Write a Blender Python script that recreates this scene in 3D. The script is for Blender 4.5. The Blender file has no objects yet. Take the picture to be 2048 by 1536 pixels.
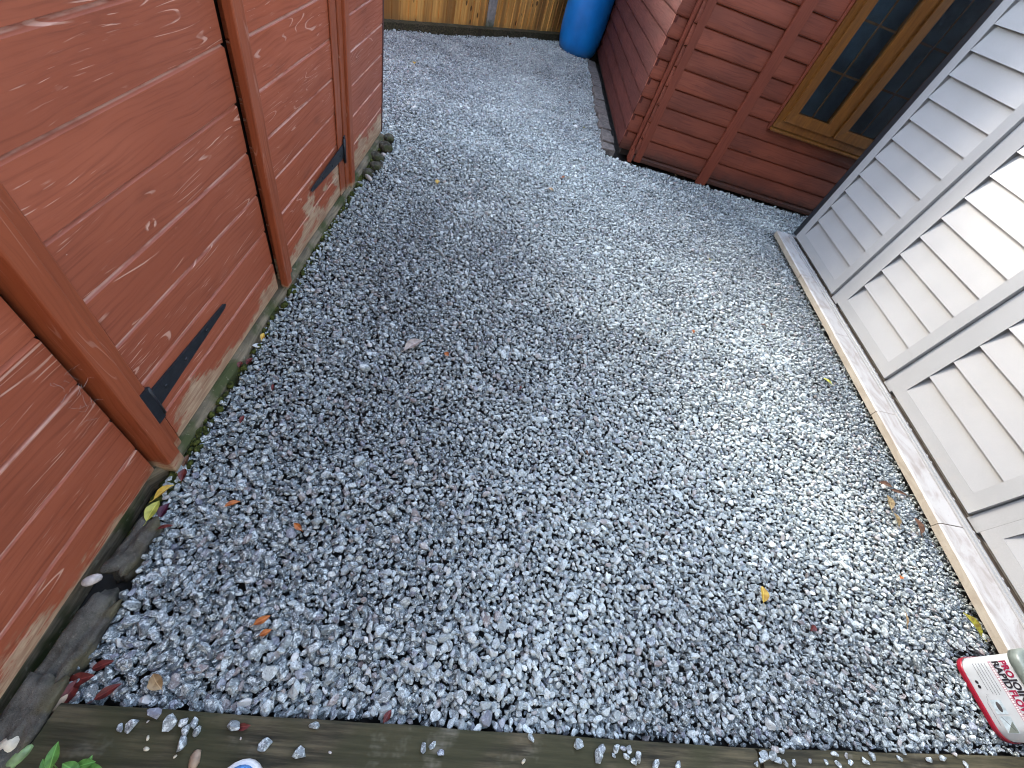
import bpy, bmesh, math, random
import numpy as np
from mathutils import Vector, Matrix, Quaternion, noise as mnoise

random.seed(7)
rng = np.random.default_rng(11)
S = bpy.context.scene
COL = S.collection

# ------------------------------------------------------------------ camera
CAM = Vector((0.0, 0.0, 1.25))
AR = Vector((0.9663, 0.0650, 0.2494)).normalized()       # camera right
AF = Vector((0.1540, 0.6327, -0.7590)).normalized()      # camera forward
AR = (AR - AF * AR.dot(AF)).normalized()
AU = AR.cross(AF)
FPX = 838.0
cd = bpy.data.cameras.new('camera')
cd.sensor_width = 36.0
cd.lens = 36.0 * FPX / 2048.0
cd.clip_start = 0.02
cd.clip_end = 500.0
cam = bpy.data.objects.new('camera', cd)
COL.objects.link(cam)
M = Matrix((AR, AU, -AF)).transposed().to_4x4()
M.translation = CAM
cam.matrix_world = M
S.camera = cam

# ------------------------------------------------------------------ light
SUN_AZ, SUN_EL = math.radians(-43.0), math.radians(25.0)
to_sun = Vector((math.sin(SUN_AZ) * math.cos(SUN_EL), math.cos(SUN_AZ) * math.cos(SUN_EL), math.sin(SUN_EL)))
W = bpy.data.worlds.new('World')
S.world = W
W.use_nodes = True
wn = W.node_tree
wn.nodes.clear()
sky = wn.nodes.new('ShaderNodeTexSky')
sky.sky_type = 'NISHITA'
sky.sun_disc = False
sky.sun_elevation = SUN_EL
sky.sun_rotation = SUN_AZ
sky.dust_density = 1.0
sky.air_density = 1.0
sky.ozone_density = 1.0
hsv = wn.nodes.new('ShaderNodeHueSaturation')
hsv.inputs['Saturation'].default_value = 0.76
bg = wn.nodes.new('ShaderNodeBackground')
bg.inputs['Strength'].default_value = 0.15
wo = wn.nodes.new('ShaderNodeOutputWorld')
wn.links.new(sky.outputs[0], hsv.inputs['Color'])
wn.links.new(hsv.outputs[0], bg.inputs['Color'])
wn.links.new(bg.outputs[0], wo.inputs['Surface'])
sl = bpy.data.lights.new('sun', 'SUN')
sl.energy = 0.55
sl.angle = math.radians(12.0)
sl.color = (1.0, 0.90, 0.74)
sun = bpy.data.objects.new('sun', sl)
COL.objects.link(sun)
sun.rotation_euler = (-to_sun).to_track_quat('-Z', 'Y').to_euler()
sun.location = (-6, 6, 8)

S.view_settings.view_transform = 'Standard'
S.view_settings.look = 'None'
S.view_settings.gamma = 1.0
S.view_settings.exposure = 3.2
S.cycles.use_denoising = True
S.cycles.filter_width = 1.05
S.cycles.max_bounces = 6


# ------------------------------------------------------------------ helpers
def ray(px, py):
    return AR * ((px - 1024) / FPX) - AU * ((py - 768) / FPX) + AF


def on_z(px, py, z=0.0):
    d = ray(px, py)
    return CAM + d * ((z - CAM.z) / d.z)


def on_x(px, py, x):
    d = ray(px, py)
    return CAM + d * (x / d.x)


def on_y(px, py, y):
    d = ray(px, py)
    return CAM + d * (y / d.y)


def tag(o, label=None, cat=None, group=None, kind=None):
    if label: o['label'] = label
    if cat: o['category'] = cat
    if group: o['group'] = group
    if kind: o['kind'] = kind
    return o


def thing(name, loc, label, cat, group=None):
    o = bpy.data.objects.new(name, None)
    o.empty_display_size = 0.05
    o.location = loc
    COL.objects.link(o)
    return tag(o, label, cat, group)


def world_loc(o):
    v = Vector((0, 0, 0))
    while o is not None:
        v += o.location
        o = o.parent
    return v


class MB:
    def __init__(self):
        self.v, self.f, self.sm = [], [], []

    def add(self, vs, fs, smooth=False):
        b = len(self.v)
        self.v += [tuple(p) for p in vs]
        self.f += [tuple(b + i for i in f) for f in fs]
        self.sm += [smooth] * len(fs)
        return self

    def box(self, lo, hi):
        x0, y0, z0 = lo
        x1, y1, z1 = hi
        vs = [(x0, y0, z0), (x1, y0, z0), (x1, y1, z0), (x0, y1, z0), (x0, y0, z1), (x1, y0, z1), (x1, y1, z1), (x0, y1, z1)]
        return self.add(vs, [(0, 3, 2, 1), (4, 5, 6, 7), (0, 1, 5, 4), (1, 2, 6, 5), (2, 3, 7, 6), (3, 0, 4, 7)])

    def hexa(self, p):   # 8 points: bottom ring 0-3, top ring 4-7
        return self.add(p, [(0, 3, 2, 1), (4, 5, 6, 7), (0, 1, 5, 4), (1, 2, 6, 5), (2, 3, 7, 6), (3, 0, 4, 7)])

    def fbox(self, fr, a0, a1, d0, d1, z0, z1):
        # box in a wall frame: a along the wall, d outwards, z up
        P = lambda a, d, z: fr(a, d, z)
        return self.hexa([P(a0, d0, z0), P(a1, d0, z0), P(a1, d1, z0), P(a0, d1, z0), P(a0, d0, z1), P(a1, d0, z1), P(a1, d1, z1), P(a0, d1, z1)])

    def extrude(self, fr, prof, a0, a1, step=0.12, wob=0.0, seed=0, cap=True):
        # profile list of (d, z) swept along the wall
        n = max(1, int(abs(a1 - a0) / step))
        rows = []
        for i in range(n + 1):
            a = a0 + (a1 - a0) * i / n
            row = []
            for k, (d, z) in enumerate(prof):
                w = mnoise.noise(Vector((a * 2.3, z * 5.0, seed))) * wob
                w2 = mnoise.noise(Vector((a * 1.7 + 40, z * 3.0, seed))) * wob
                row.append(fr(a, d + w, z + w2))
            rows.append(row)
        m = len(prof)
        vs = [p for r in rows for p in r]
        fs = []
        for i in range(n):
            for k in range(m - 1):
                fs.append((i * m + k, (i + 1) * m + k, (i + 1) * m + k + 1, i * m + k + 1))
        if cap:
            fs.append(tuple(range(m)))
            fs.append(tuple(reversed([n * m + k for k in range(m)])))
        return self.add(vs, fs)

    def tube(self, pts, r, seg=6, smooth=True, r1=None):
        pts = [Vector(p) for p in pts]
        n = len(pts)
        vs = []
        for i, p in enumerate(pts):
            t = (pts[min(i + 1, n - 1)] - pts[max(i - 1, 0)]).normalized()
            u = t.cross(Vector((0.3, 0.2, 1))).normalized()
            w = t.cross(u)
            rr = r if r1 is None else r + (r1 - r) * i / (n - 1)
            for k in range(seg):
                a = 2 * math.pi * k / seg
                vs.append(p + (u * math.cos(a) + w * math.sin(a)) * rr)
        fs = []
        for i in range(n - 1):
            for k in range(seg):
                k2 = (k + 1) % seg
                fs.append((i * seg + k, i * seg + k2, (i + 1) * seg + k2, (i + 1) * seg + k))
        fs.append(tuple(range(seg)))
        fs.append(tuple(reversed(range((n - 1) * seg, n * seg))))
        return self.add(vs, fs, smooth)

    def loft(self, rings, close=True, cap=True, smooth=True):
        m = len(rings[0])
        vs = [p for r in rings for p in r]
        fs = []
        for i in range(len(rings) - 1):
            for k in range(m if close else m - 1):
                k2 = (k + 1) % m
                fs.append((i * m + k, i * m + k2, (i + 1) * m + k2, (i + 1) * m + k))
        self.add(vs, fs, smooth)
        if cap:
            b = len(self.v) - len(vs)
            self.f.append(tuple(b + k for k in reversed(range(m)))); self.sm.append(False)
            self.f.append(tuple(b + (len(rings) - 1) * m + k for k in range(m))); self.sm.append(False)
        return self

    def build(self, name, mat, parent=None, bevel=0.0, recalc=True):
        me = bpy.data.meshes.new(name)
        o0 = world_loc(parent) if parent is not None else Vector((0, 0, 0))
        me.from_pydata([(p[0] - o0.x, p[1] - o0.y, p[2] - o0.z) for p in self.v], [], self.f)
        me.polygons.foreach_set('use_smooth', self.sm)
        if recalc:
            bm = bmesh.new(); bm.from_mesh(me)
            bmesh.ops.recalc_face_normals(bm, faces=bm.faces)
            bm.to_mesh(me); bm.free()
        me.materials.append(mat)
        ob = bpy.data.objects.new(name, me)
        COL.objects.link(ob)
        if parent is not None:
            ob.parent = parent
        if bevel:
            md = ob.modifiers.new('bevel', 'BEVEL')
            md.width = bevel
            md.segments = 2
            md.limit_method = 'ANGLE'
        return ob


# ------------------------------------------------------------------ materials
class Mat:
    def __init__(self, name, rough=0.6, spec=0.5):
        self.m = bpy.data.materials.new(name)
        self.m.use_nodes = True
        self.nt = self.m.node_tree
        self.b = self.nt.nodes['Principled BSDF']
        self.b.inputs['Roughness'].default_value = rough
        self.b.inputs['Specular IOR Level'].default_value = spec
        tc = self.nt.nodes.new('ShaderNodeTexCoord')
        self.obj = tc.outputs['Object']
        s = self.nt.nodes.new('ShaderNodeSeparateXYZ')
        self.lk(self.obj, s.inputs[0])
        self.x, self.y, self.z = s.outputs

    def lk(self, a, b):
        self.nt.links.new(a, b)

    def put(self, v, sock):
        if hasattr(v, 'is_output'):
            self.lk(v, sock)
        elif v is not None:
            if isinstance(v, (tuple, list)) and len(v) == 3 and sock.type == 'RGBA':
                v = (*v, 1)
            sock.default_value = v

    def math(self, op, a, b=None, c=None):
        n = self.nt.nodes.new('ShaderNodeMath')
        n.operation = op
        for i, v in enumerate((a, b, c)):
            if v is not None:
                self.put(v, n.inputs[i])
        return n.outputs[0]

    def vec(self, a, b, c):
        n = self.nt.nodes.new('ShaderNodeCombineXYZ')
        for i, v in enumerate((a, b, c)):
            self.put(v, n.inputs[i])
        return n.outputs[0]

    def noise(self, vec, scale=1.0, detail=3.0, rough=0.55, dist=0.0):
        n = self.nt.nodes.new('ShaderNodeTexNoise')
        self.put(vec, n.inputs['Vector'])
        n.inputs['Scale'].default_value = scale
        n.inputs['Detail'].default_value = detail
        n.inputs['Roughness'].default_value = rough
        n.inputs['Distortion'].default_value = dist
        return n.outputs['Fac']

    def voro(self, vec, scale=1.0, out='Distance', dims='3D'):
        n = self.nt.nodes.new('ShaderNodeTexVoronoi')
        n.voronoi_dimensions = dims
        self.put(vec, n.inputs['Vector'])
        n.inputs['Scale'].default_value = scale
        return n.outputs[out]

    def white(self, w):
        n = self.nt.nodes.new('ShaderNodeTexWhiteNoise')
        n.noise_dimensions = '1D'
        self.put(w, n.inputs['W'])
        return n.outputs['Value']

    def ramp(self, f, lo, hi, a=0.0, b=1.0, smooth=True):
        n = self.nt.nodes.new('ShaderNodeMapRange')
        n.interpolation_type = 'SMOOTHSTEP' if smooth else 'LINEAR'
        self.put(f, n.inputs['Value'])
        for k, v in zip(('From Min', 'From Max', 'To Min', 'To Max'), (lo, hi, a, b)):
            self.put(v, n.inputs[k])
        return n.outputs['Result']

    def mix(self, f, a, b, mode='MIX'):
        n = self.nt.nodes.new('ShaderNodeMix')
        n.data_type = 'RGBA'
        n.blend_type = mode
        self.put(f, n.inputs['Factor'])
        self.put(a, n.inputs[6])
        self.put(b, n.inputs[7])
        return n.outputs[2]

    def attr(self, name, typ='INSTANCER', out='Fac'):
        n = self.nt.nodes.new('ShaderNodeAttribute')
        n.attribute_type = typ
        n.attribute_name = name
        return n.outputs[out]

    def rand(self):
        n = self.nt.nodes.new('ShaderNodeObjectInfo')
        return n.outputs['Random']

    def color(self, v):
        self.put(v, self.b.inputs['Base Color'])
        return self

    def rough(self, v):
        self.put(v, self.b.inputs['Roughness'])
        return self

    def bump(self, h, strength=0.3, dist=0.003):
        n = self.nt.nodes.new('ShaderNodeBump')
        n.inputs['Strength'].default_value = strength
        n.inputs['Distance'].default_value = dist
        self.lk(h, n.inputs['Height'])
        self.lk(n.outputs[0], self.b.inputs['Normal'])
        return self


def painted_wood(name, along, c1, c2, pale, pitch, z0, wear=0.5, bare=1.0, rough=0.55, seed=0.0, speck=True, spec=0.4, lift=0.03, splash=0.0):
    m = Mat(name, rough, spec)
    a = {'x': m.x, 'y': m.y, 'z': m.z}[along]
    z = {'x': m.z, 'y': m.z, 'z': m.math('ADD', m.y, m.x)}[along]
    zt = m.z
    at = m.y if along == 'z' else a
    bid = m.math('FLOOR', m.math('DIVIDE', m.math('SUBTRACT', z, z0), pitch))
    wnv = m.white(m.math('ADD', bid, seed + 3.7))
    off = m.math('MULTIPLY', wnv, 31.0)
    a2 = m.math('ADD', a, off)
    # slow meander of the grain
    wav = m.math('MULTIPLY', m.math('SUBTRACT', m.noise(m.vec(m.math('MULTIPLY', a2, 3.0), 0.0, m.math('MULTIPLY', z, 6.0)), 1.0, 2.0), 0.5), 0.05)
    zz = m.math('ADD', z, wav)
    grain = m.noise(m.vec(m.math('MULTIPLY', a2, 4.0), seed, m.math('MULTIPLY', zz, 120.0)), 1.0, 4.0, 0.6)
    broad = m.noise(m.vec(m.math('MULTIPLY', a2, 2.0), seed, m.math('MULTIPLY', z, 5.0)), 1.0, 3.0, 0.55)
    col = m.mix(m.ramp(broad, 0.3, 0.7), c1, c2)
    col = m.mix(m.ramp(wnv, 0.0, 1.0, 0.0, 0.35), col, tuple(v * 0.7 for v in c1))
    col = m.mix(m.ramp(grain, 0.45, 0.72, 0.0, 0.55), col, tuple(v * 0.55 for v in c1))
    # knots with darker hearts and cracked pale rims
    kv = m.vec(m.math('MULTIPLY', a2, 3.1), 0.0, m.math('MULTIPLY', z, 5.2))
    kd = m.voro(kv, 1.0)
    kpick = m.voro(kv, 1.0, 'Color')
    sepc = m.nt.nodes.new('ShaderNodeSeparateColor')
    m.lk(kpick, sepc.inputs[0])
    kon = m.ramp(sepc.outputs[0], 0.45, 0.5)
    kn = m.math('ADD', kd, m.math('MULTIPLY', m.math('SUBTRACT', m.noise(m.obj, 90.0, 2.0), 0.5), 0.05))
    heart = m.math('MULTIPLY', m.ramp(kn, 0.03, 0.065, 1.0, 0.0), kon)
    rim = m.math('MULTIPLY', m.math('MULTIPLY', m.ramp(kn, 0.035, 0.055), m.ramp(kn, 0.06, 0.085, 1.0, 0.0)), kon)
    rim = m.math('MULTIPLY', rim, m.ramp(m.noise(m.obj, 55.0, 2.0), 0.5, 0.58))
    smear = m.math('MULTIPLY', m.ramp(m.noise(m.vec(m.math('MULTIPLY', a2, 5.0), seed + 3, m.math('MULTIPLY', z, 14.0)), 1.0, 4.0, 0.6), 0.58, 0.74), 0.45)
    col = m.mix(smear, col, tuple(v * 0.5 for v in c1))
    col = m.mix(m.math('MULTIPLY', heart, 0.85), col, tuple(v * 0.4 for v in c1))
    # pale flecks where the grain shows through the paint
    fl = m.noise(m.vec(m.math('MULTIPLY', a2, 14.0), seed + 5, m.math('MULTIPLY', zz, 230.0)), 1.0, 2.0, 0.5)
    patch = m.noise(m.vec(m.math('MULTIPLY', a2, 3.0), seed + 9, m.math('MULTIPLY', z, 11.0)), 1.0, 2.0)
    fleck = m.math('MULTIPLY', m.ramp(fl, 0.61, 0.70), m.ramp(patch, 0.50, 0.66))
    # long cathedral grain lines
    cath = m.math('SINE', m.math('MULTIPLY', m.noise(m.vec(m.math('MULTIPLY', a2, 1.6), seed + 2, m.math('MULTIPLY', z, 17.0)), 1.0, 1.0, 0.4), 70.0))
    cl = m.math('MULTIPLY', m.ramp(cath, 0.92, 0.985), m.ramp(m.noise(m.vec(m.math('MULTIPLY', a2, 5.0), seed + 1, m.math('MULTIPLY', z, 18.0)), 1.0, 3.0), 0.52, 0.60))
    cl = m.math('MULTIPLY', cl, m.ramp(wnv, 0.5, 0.55))
    frac = m.math('FRACT', m.math('DIVIDE', m.math('SUBTRACT', z, z0), pitch))
    arris = m.math('MULTIPLY', m.ramp(frac, 0.935, 0.95), m.ramp(frac, 0.985, 0.97))  # worn pale edges that also paint the highlight along each lap
    arris = m.math('MULTIPLY', arris, m.ramp(m.noise(m.vec(m.math('MULTIPLY', a2, 7.0), seed, m.math('MULTIPLY', z, 40.0)), 1.0, 4.0, 0.6), 0.36, 0.6))
    w = m.math('MAXIMUM', m.math('MULTIPLY', arris, 0.75), m.math('MAXIMUM', m.math('MAXIMUM', m.math('MULTIPLY', fleck, 0.9), m.math('MULTIPLY', cl, 0.75)), m.math('MULTIPLY', rim, 0.9)))
    col = m.mix(m.math('MULTIPLY', w, wear), col, pale)
    if speck:
        sp = m.math('MULTIPLY', m.ramp(m.voro(m.obj, 60.0), 0.10, 0.06), m.ramp(m.noise(m.obj, 31.0, 1.0), 0.66, 0.7))
        col = m.mix(m.math('MULTIPLY', sp, wear * 0.8), col, (0.55, 0.45, 0.38))
    if bare:
        nb = m.noise(m.vec(m.math('MULTIPLY', at, 3.2), seed, m.math('MULTIPLY', zt, 7.0)), 1.0, 4.0, 0.65)
        stre = m.noise(m.vec(m.math('MULTIPLY', at, 9.0), seed, m.math('MULTIPLY', zt, 110.0)), 1.0, 3.0)
        hgt = m.math('ADD', m.math('MULTIPLY', m.ramp(nb, 0.42, 0.72, lift, 0.16, False), bare), m.math('ADD', m.math('MULTIPLY', m.math('SUBTRACT', stre, 0.42), 0.14), m.math('MULTIPLY', m.math('SUBTRACT', m.noise(m.obj, 70.0, 3.0), 0.5), 0.05)))
        bm_ = m.ramp(m.math('SUBTRACT', hgt, zt), -0.02, 0.012)
        bcol = m.mix(m.ramp(stre, 0.3, 0.7), (0.56, 0.42, 0.27), (0.30, 0.17, 0.10))
        bcol = m.mix(m.ramp(m.math('ADD', zt, m.math('MULTIPLY', nb, 0.05)), 0.06, 0.03), bcol, (0.16, 0.15, 0.08))
        col = m.mix(m.math('MULTIPLY', bm_, 0.9), col, bcol)
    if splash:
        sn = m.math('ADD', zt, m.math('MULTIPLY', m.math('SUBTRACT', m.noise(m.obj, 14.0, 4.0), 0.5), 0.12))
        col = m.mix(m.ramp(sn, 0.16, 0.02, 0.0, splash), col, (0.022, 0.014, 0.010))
    m.color(col)
    m.rough(m.ramp(grain, 0.3, 0.8, rough - 0.08, rough + 0.12))
    m.bump(m.math('ADD', m.math('MULTIPLY', grain, 0.6), m.math('ADD', m.math('MULTIPLY', w, -0.5), m.math('MULTIPLY', heart, -0.8))), 0.35, 0.0015)
    return m.m


RED1, RED2, PALE = (0.31, 0.076, 0.034), (0.38, 0.102, 0.048), (0.66, 0.40, 0.30)
M_SHED = painted_wood('shed_paint', 'y', RED1, RED2, PALE, 0.13, 0.015, 0.9, 0.55, 0.52, 0.0, lift=-0.01)
M_SHEDR = painted_wood('shed_far_wall_paint', 'y', RED1, RED2, PALE, 0.13, 0.04, 0.8, 1.5, 0.52, 41.0)
M_DOOR = painted_wood('shed_door_paint', 'y', RED1, RED2, PALE, 0.13, 0.02, 0.85, 1.0, 0.52, 4.0)
M_STRIP = painted_wood('shed_trim_paint', 'z', (0.29, 0.066, 0.023), (0.33, 0.080, 0.029), PALE, 9.0, -1.0, 0.25, 0.35, 0.5, 8.0)
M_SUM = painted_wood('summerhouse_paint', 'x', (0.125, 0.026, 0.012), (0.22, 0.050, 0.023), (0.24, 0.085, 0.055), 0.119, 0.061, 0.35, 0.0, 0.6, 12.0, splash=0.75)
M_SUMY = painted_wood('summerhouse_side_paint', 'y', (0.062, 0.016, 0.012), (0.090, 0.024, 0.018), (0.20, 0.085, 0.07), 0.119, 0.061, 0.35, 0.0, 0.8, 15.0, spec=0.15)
M_SUMTRIM = painted_wood('summerhouse_trim_paint', 'z', (0.15, 0.029, 0.012), (0.185, 0.038, 0.017), (0.24, 0.08, 0.05), 9.0, -1.0, 0.2, 0.0, 0.6, 18.0)


def m_plain(name, col, rough=0.5, var=0.15, scale=20.0, bump=0.0, spec=0.5, metal=0.0):
    m = Mat(name, rough, spec)
    n = m.noise(m.obj, scale, 4.0)
    c = m.mix(m.ramp(n, 0.3, 0.7), tuple(v * (1 - var) for v in col), tuple(min(1, v * (1 + var)) for v in col))
    m.color(c)
    m.b.inputs['Metallic'].default_value = metal
    if bump:
        m.bump(m.noise(m.obj, scale * 6, 3.0), bump, 0.001)
    return m.m


def m_sill():
    m = Mat('weathered_sill', 0.8, 0.3)
    st = m.noise(m.vec(m.math('MULTIPLY', m.y, 8.0), 0.0, m.math('MULTIPLY', m.z, 120.0)), 1.0, 4.0)
    n = m.noise(m.obj, 6.0, 4.0)
    c = m.mix(m.ramp(st, 0.3, 0.7), (0.22, 0.18, 0.12), (0.09, 0.075, 0.05))
    c = m.mix(m.ramp(n, 0.48, 0.62), c, (0.05, 0.06, 0.02))
    c = m.mix(m.ramp(m.noise(m.obj, 60.0, 3.0), 0.6, 0.72, 0.0, 0.5), c, (0.3, 0.28, 0.2))
    m.color(c).bump(st, 0.6, 0.003)
    return m.m


def m_moss():
    m = Mat('moss', 0.95, 0.1)
    n = m.noise(m.obj, 90.0, 4.0)
    m.color(m.mix(m.ramp(n, 0.35, 0.7), (0.018, 0.022, 0.007), (0.075, 0.085, 0.02))).bump(n, 1.0, 0.004)
    return m.m


def m_edgestone():
    m = Mat('old_edging_stone', 0.75, 0.4)
    n = m.noise(m.obj, 22.0, 5.0, 0.7)
    f = m.noise(m.obj, 140.0, 3.0, 0.7)
    c = m.mix(m.ramp(n, 0.3, 0.7), (0.030, 0.028, 0.022), (0.095, 0.088, 0.072))
    c = m.mix(m.ramp(f, 0.58, 0.75, 0, 0.7), c, (0.17, 0.155, 0.12))
    mo = m.math('MULTIPLY', m.ramp(m.noise(m.obj, 13.0, 3.0), 0.47, 0.62), m.ramp(m.x, 0.0, 0.03))
    c = m.mix(m.math('MULTIPLY', mo, 0.55), c, (0.075, 0.062, 0.018))
    m.color(c).bump(m.math('ADD', n, m.math('MULTIPLY', f, 0.5)), 0.8, 0.006)
    return m.m


def m_sleeper(green):
    m = Mat('old_sleeper_timber', 0.78, 0.35)
    gx = m.noise(m.vec(m.math('MULTIPLY', m.x, 5.0), m.math('MULTIPLY', m.y, 75.0), m.math('MULTIPLY', m.z, 75.0)), 1.0, 5.0, 0.65)
    n = m.noise(m.obj, 7.0, 4.0)
    c = m.mix(m.ramp(gx, 0.32, 0.7), (0.015, 0.013, 0.006), (0.100, 0.082, 0.046))
    c = m.mix(m.math('MULTIPLY', m.ramp(n, 0.36, 0.6), green), c, (0.030, 0.031, 0.010))
    dust = m.math('MULTIPLY', m.ramp(m.noise(m.obj, 9.0, 4.0, 0.65), 0.58, 0.74), m.ramp(gx, 0.35, 0.6))
    c = m.mix(m.math('MULTIPLY', dust, 0.55), c, (0.20, 0.185, 0.145))
    kd = m.voro(m.vec(m.math('MULTIPLY', m.x, 2.2), m.math('MULTIPLY', m.y, 5.0), 0.0), 1.0)
    c = m.mix(m.ramp(kd, 0.14, 0.05, 0, 0.8), c, (0.025, 0.018, 0.010))
    m.color(c).bump(gx, 0.7, 0.003)
    return m.m


def m_grey_plastic(name='grey_vinyl_panel', dirty=0.25):
    m = Mat(name, 0.36, 0.5)
    f = m.noise(m.obj, 420.0, 2.0)
    n = m.noise(m.obj, 3.0, 3.0)
    c = m.mix(m.ramp(n, 0.3, 0.7), (0.248, 0.253, 0.257), (0.275, 0.280, 0.284))
    dirt = m.math('MULTIPLY', m.ramp(m.z, 0.16, 0.0), m.ramp(m.noise(m.obj, 25.0, 4.0), 0.45, 0.7))
    c = m.mix(m.math('MULTIPLY', dirt, dirty), c, (0.35, 0.31, 0.25))
    m.color(c).bump(f, 0.12, 0.0006)
    m.rough(m.ramp(f, 0.3, 0.7, 0.22, 0.30))
    return m.m


def m_kerb():
    m = Mat('pale_slab', 0.75, 0.3)
    n = m.noise(m.vec(m.math('MULTIPLY', m.x, 14.0), m.math('MULTIPLY', m.y, 6.0), m.math('MULTIPLY', m.z, 20.0)), 1.0, 5.0, 0.65, 1.2)
    f = m.noise(m.obj, 120.0, 3.0)
    g = m.nt.nodes.new('ShaderNodeNewGeometry')
    s = m.nt.nodes.new('ShaderNodeSeparateXYZ')
    m.lk(g.outputs['Normal'], s.inputs[0])
    up = m.ramp(s.outputs[2], 0.3, 0.8)
    top = m.mix(m.ramp(n, 0.40, 0.72), (0.39, 0.385, 0.375), (0.27, 0.245, 0.225))
    side = m.mix(m.ramp(n, 0.3, 0.7), (0.335, 0.305, 0.25), (0.25, 0.215, 0.17))
    c = m.mix(up, side, top)
    c = m.mix(m.ramp(f, 0.66, 0.74, 0, 0.6), c, (0.16, 0.12, 0.09))
    m.color(c).bump(f, 0.4, 0.002)
    return m.m


def m_sett():
    m = Mat('weathered_sett', 0.8, 0.3)
    n = m.noise(m.obj, 30.0, 5.0, 0.7)
    c = m.mix(m.ramp(n, 0.3, 0.7), (0.065, 0.058, 0.054), (0.17, 0.15, 0.135))
    c = m.mix(m.ramp(m.rand(), 0, 1, 0, 0.35), c, (0.10, 0.075, 0.06))
    m.color(c).bump(n, 0.8, 0.004)
    return m.m


def m_oak():
    m = Mat('oak_effect_frame', 0.38, 0.5)
    g = m.noise(m.vec(m.math('MULTIPLY', m.x, 60.0), m.math('MULTIPLY', m.y, 60.0), m.math('MULTIPLY', m.z, 6.0)), 1.0, 4.0, 0.6)
    c = m.mix(m.ramp(g, 0.3, 0.72), (0.12, 0.042, 0.007), (0.185, 0.071, 0.012))
    m.color(c)
    return m.m


def m_fence():
    m = Mat('fence_boards', 0.7, 0.3)
    oi = m.rand()
    g = m.noise(m.vec(m.math('MULTIPLY', m.x, 45.0), m.math('MULTIPLY', m.y, 45.0), m.math('MULTIPLY', m.z, 2.2)), 1.0, 4.0, 0.6)
    b = m.noise(m.vec(m.math('MULTIPLY', m.x, 7.0), m.math('MULTIPLY', m.y, 7.0), m.math('MULTIPLY', m.z, 0.3)), 1.0, 2.0)
    c = m.mix(m.ramp(g, 0.3, 0.7), (0.55, 0.26, 0.060), (0.80, 0.45, 0.13))
    c = m.mix(m.ramp(b, 0.42, 0.62, 0, 0.75), c, (0.20, 0.088, 0.026))
    kv = m.vec(m.math('MULTIPLY', m.x, 11.0), m.math('MULTIPLY', m.y, 11.0), m.math('MULTIPLY', m.z, 6.0))
    c = m.mix(m.ramp(m.voro(kv, 1.0), 0.17, 0.10, 0, 0.85), c, (0.05, 0.018, 0.008))
    lo = m.ramp(m.math('ADD', m.z, m.math('MULTIPLY', m.noise(m.obj, 12.0, 3.0), 0.12)), 0.19, 0.08, 0, 0.6)
    c = m.mix(lo, c, (0.17, 0.13, 0.06))
    m.color(c).bump(g, 0.3, 0.002)
    return m.m


def m_concrete(name, col, green=0.0):
    m = Mat(name, 0.85, 0.25)
    n = m.noise(m.obj, 25.0, 5.0, 0.65)
    f = m.noise(m.obj, 260.0, 2.0)
    c = m.mix(m.ramp(n, 0.3, 0.7), tuple(v * 0.75 for v in col), tuple(v * 1.15 for v in col))
    c = m.mix(m.ramp(f, 0.62, 0.72, 0, 0.5), c, tuple(v * 0.4 for v in col))
    if green:
        c = m.mix(m.ramp(m.math('ADD', m.z, m.math('MULTIPLY', n, 0.1)), 0.22, 0.1, 0, green), c, (0.06, 0.075, 0.02))
    m.color(c).bump(n, 0.4, 0.003)
    return m.m


def m_barrel():
    m = Mat('blue_hdpe', 0.34, 0.5)
    n = m.noise(m.obj, 4.0, 3.0)
    s = m.noise(m.vec(m.math('MULTIPLY', m.x, 60.0), m.math('MULTIPLY', m.y, 60.0), m.math('MULTIPLY', m.z, 3.0)), 1.0, 3.0)
    c = m.mix(m.ramp(n, 0.3, 0.7), (0.004, 0.16, 0.50), (0.006, 0.22, 0.65))
    c = m.mix(m.ramp(s, 0.6, 0.75, 0, 0.15), c, (0.1, 0.25, 0.5))
    c = m.mix(m.ramp(m.z, 0.12, 0.0, 0, 0.25), c, (0.08, 0.09, 0.10))
    m.color(c)
    m.rough(m.ramp(s, 0.3, 0.7, 0.30, 0.42))
    return m.m


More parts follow.
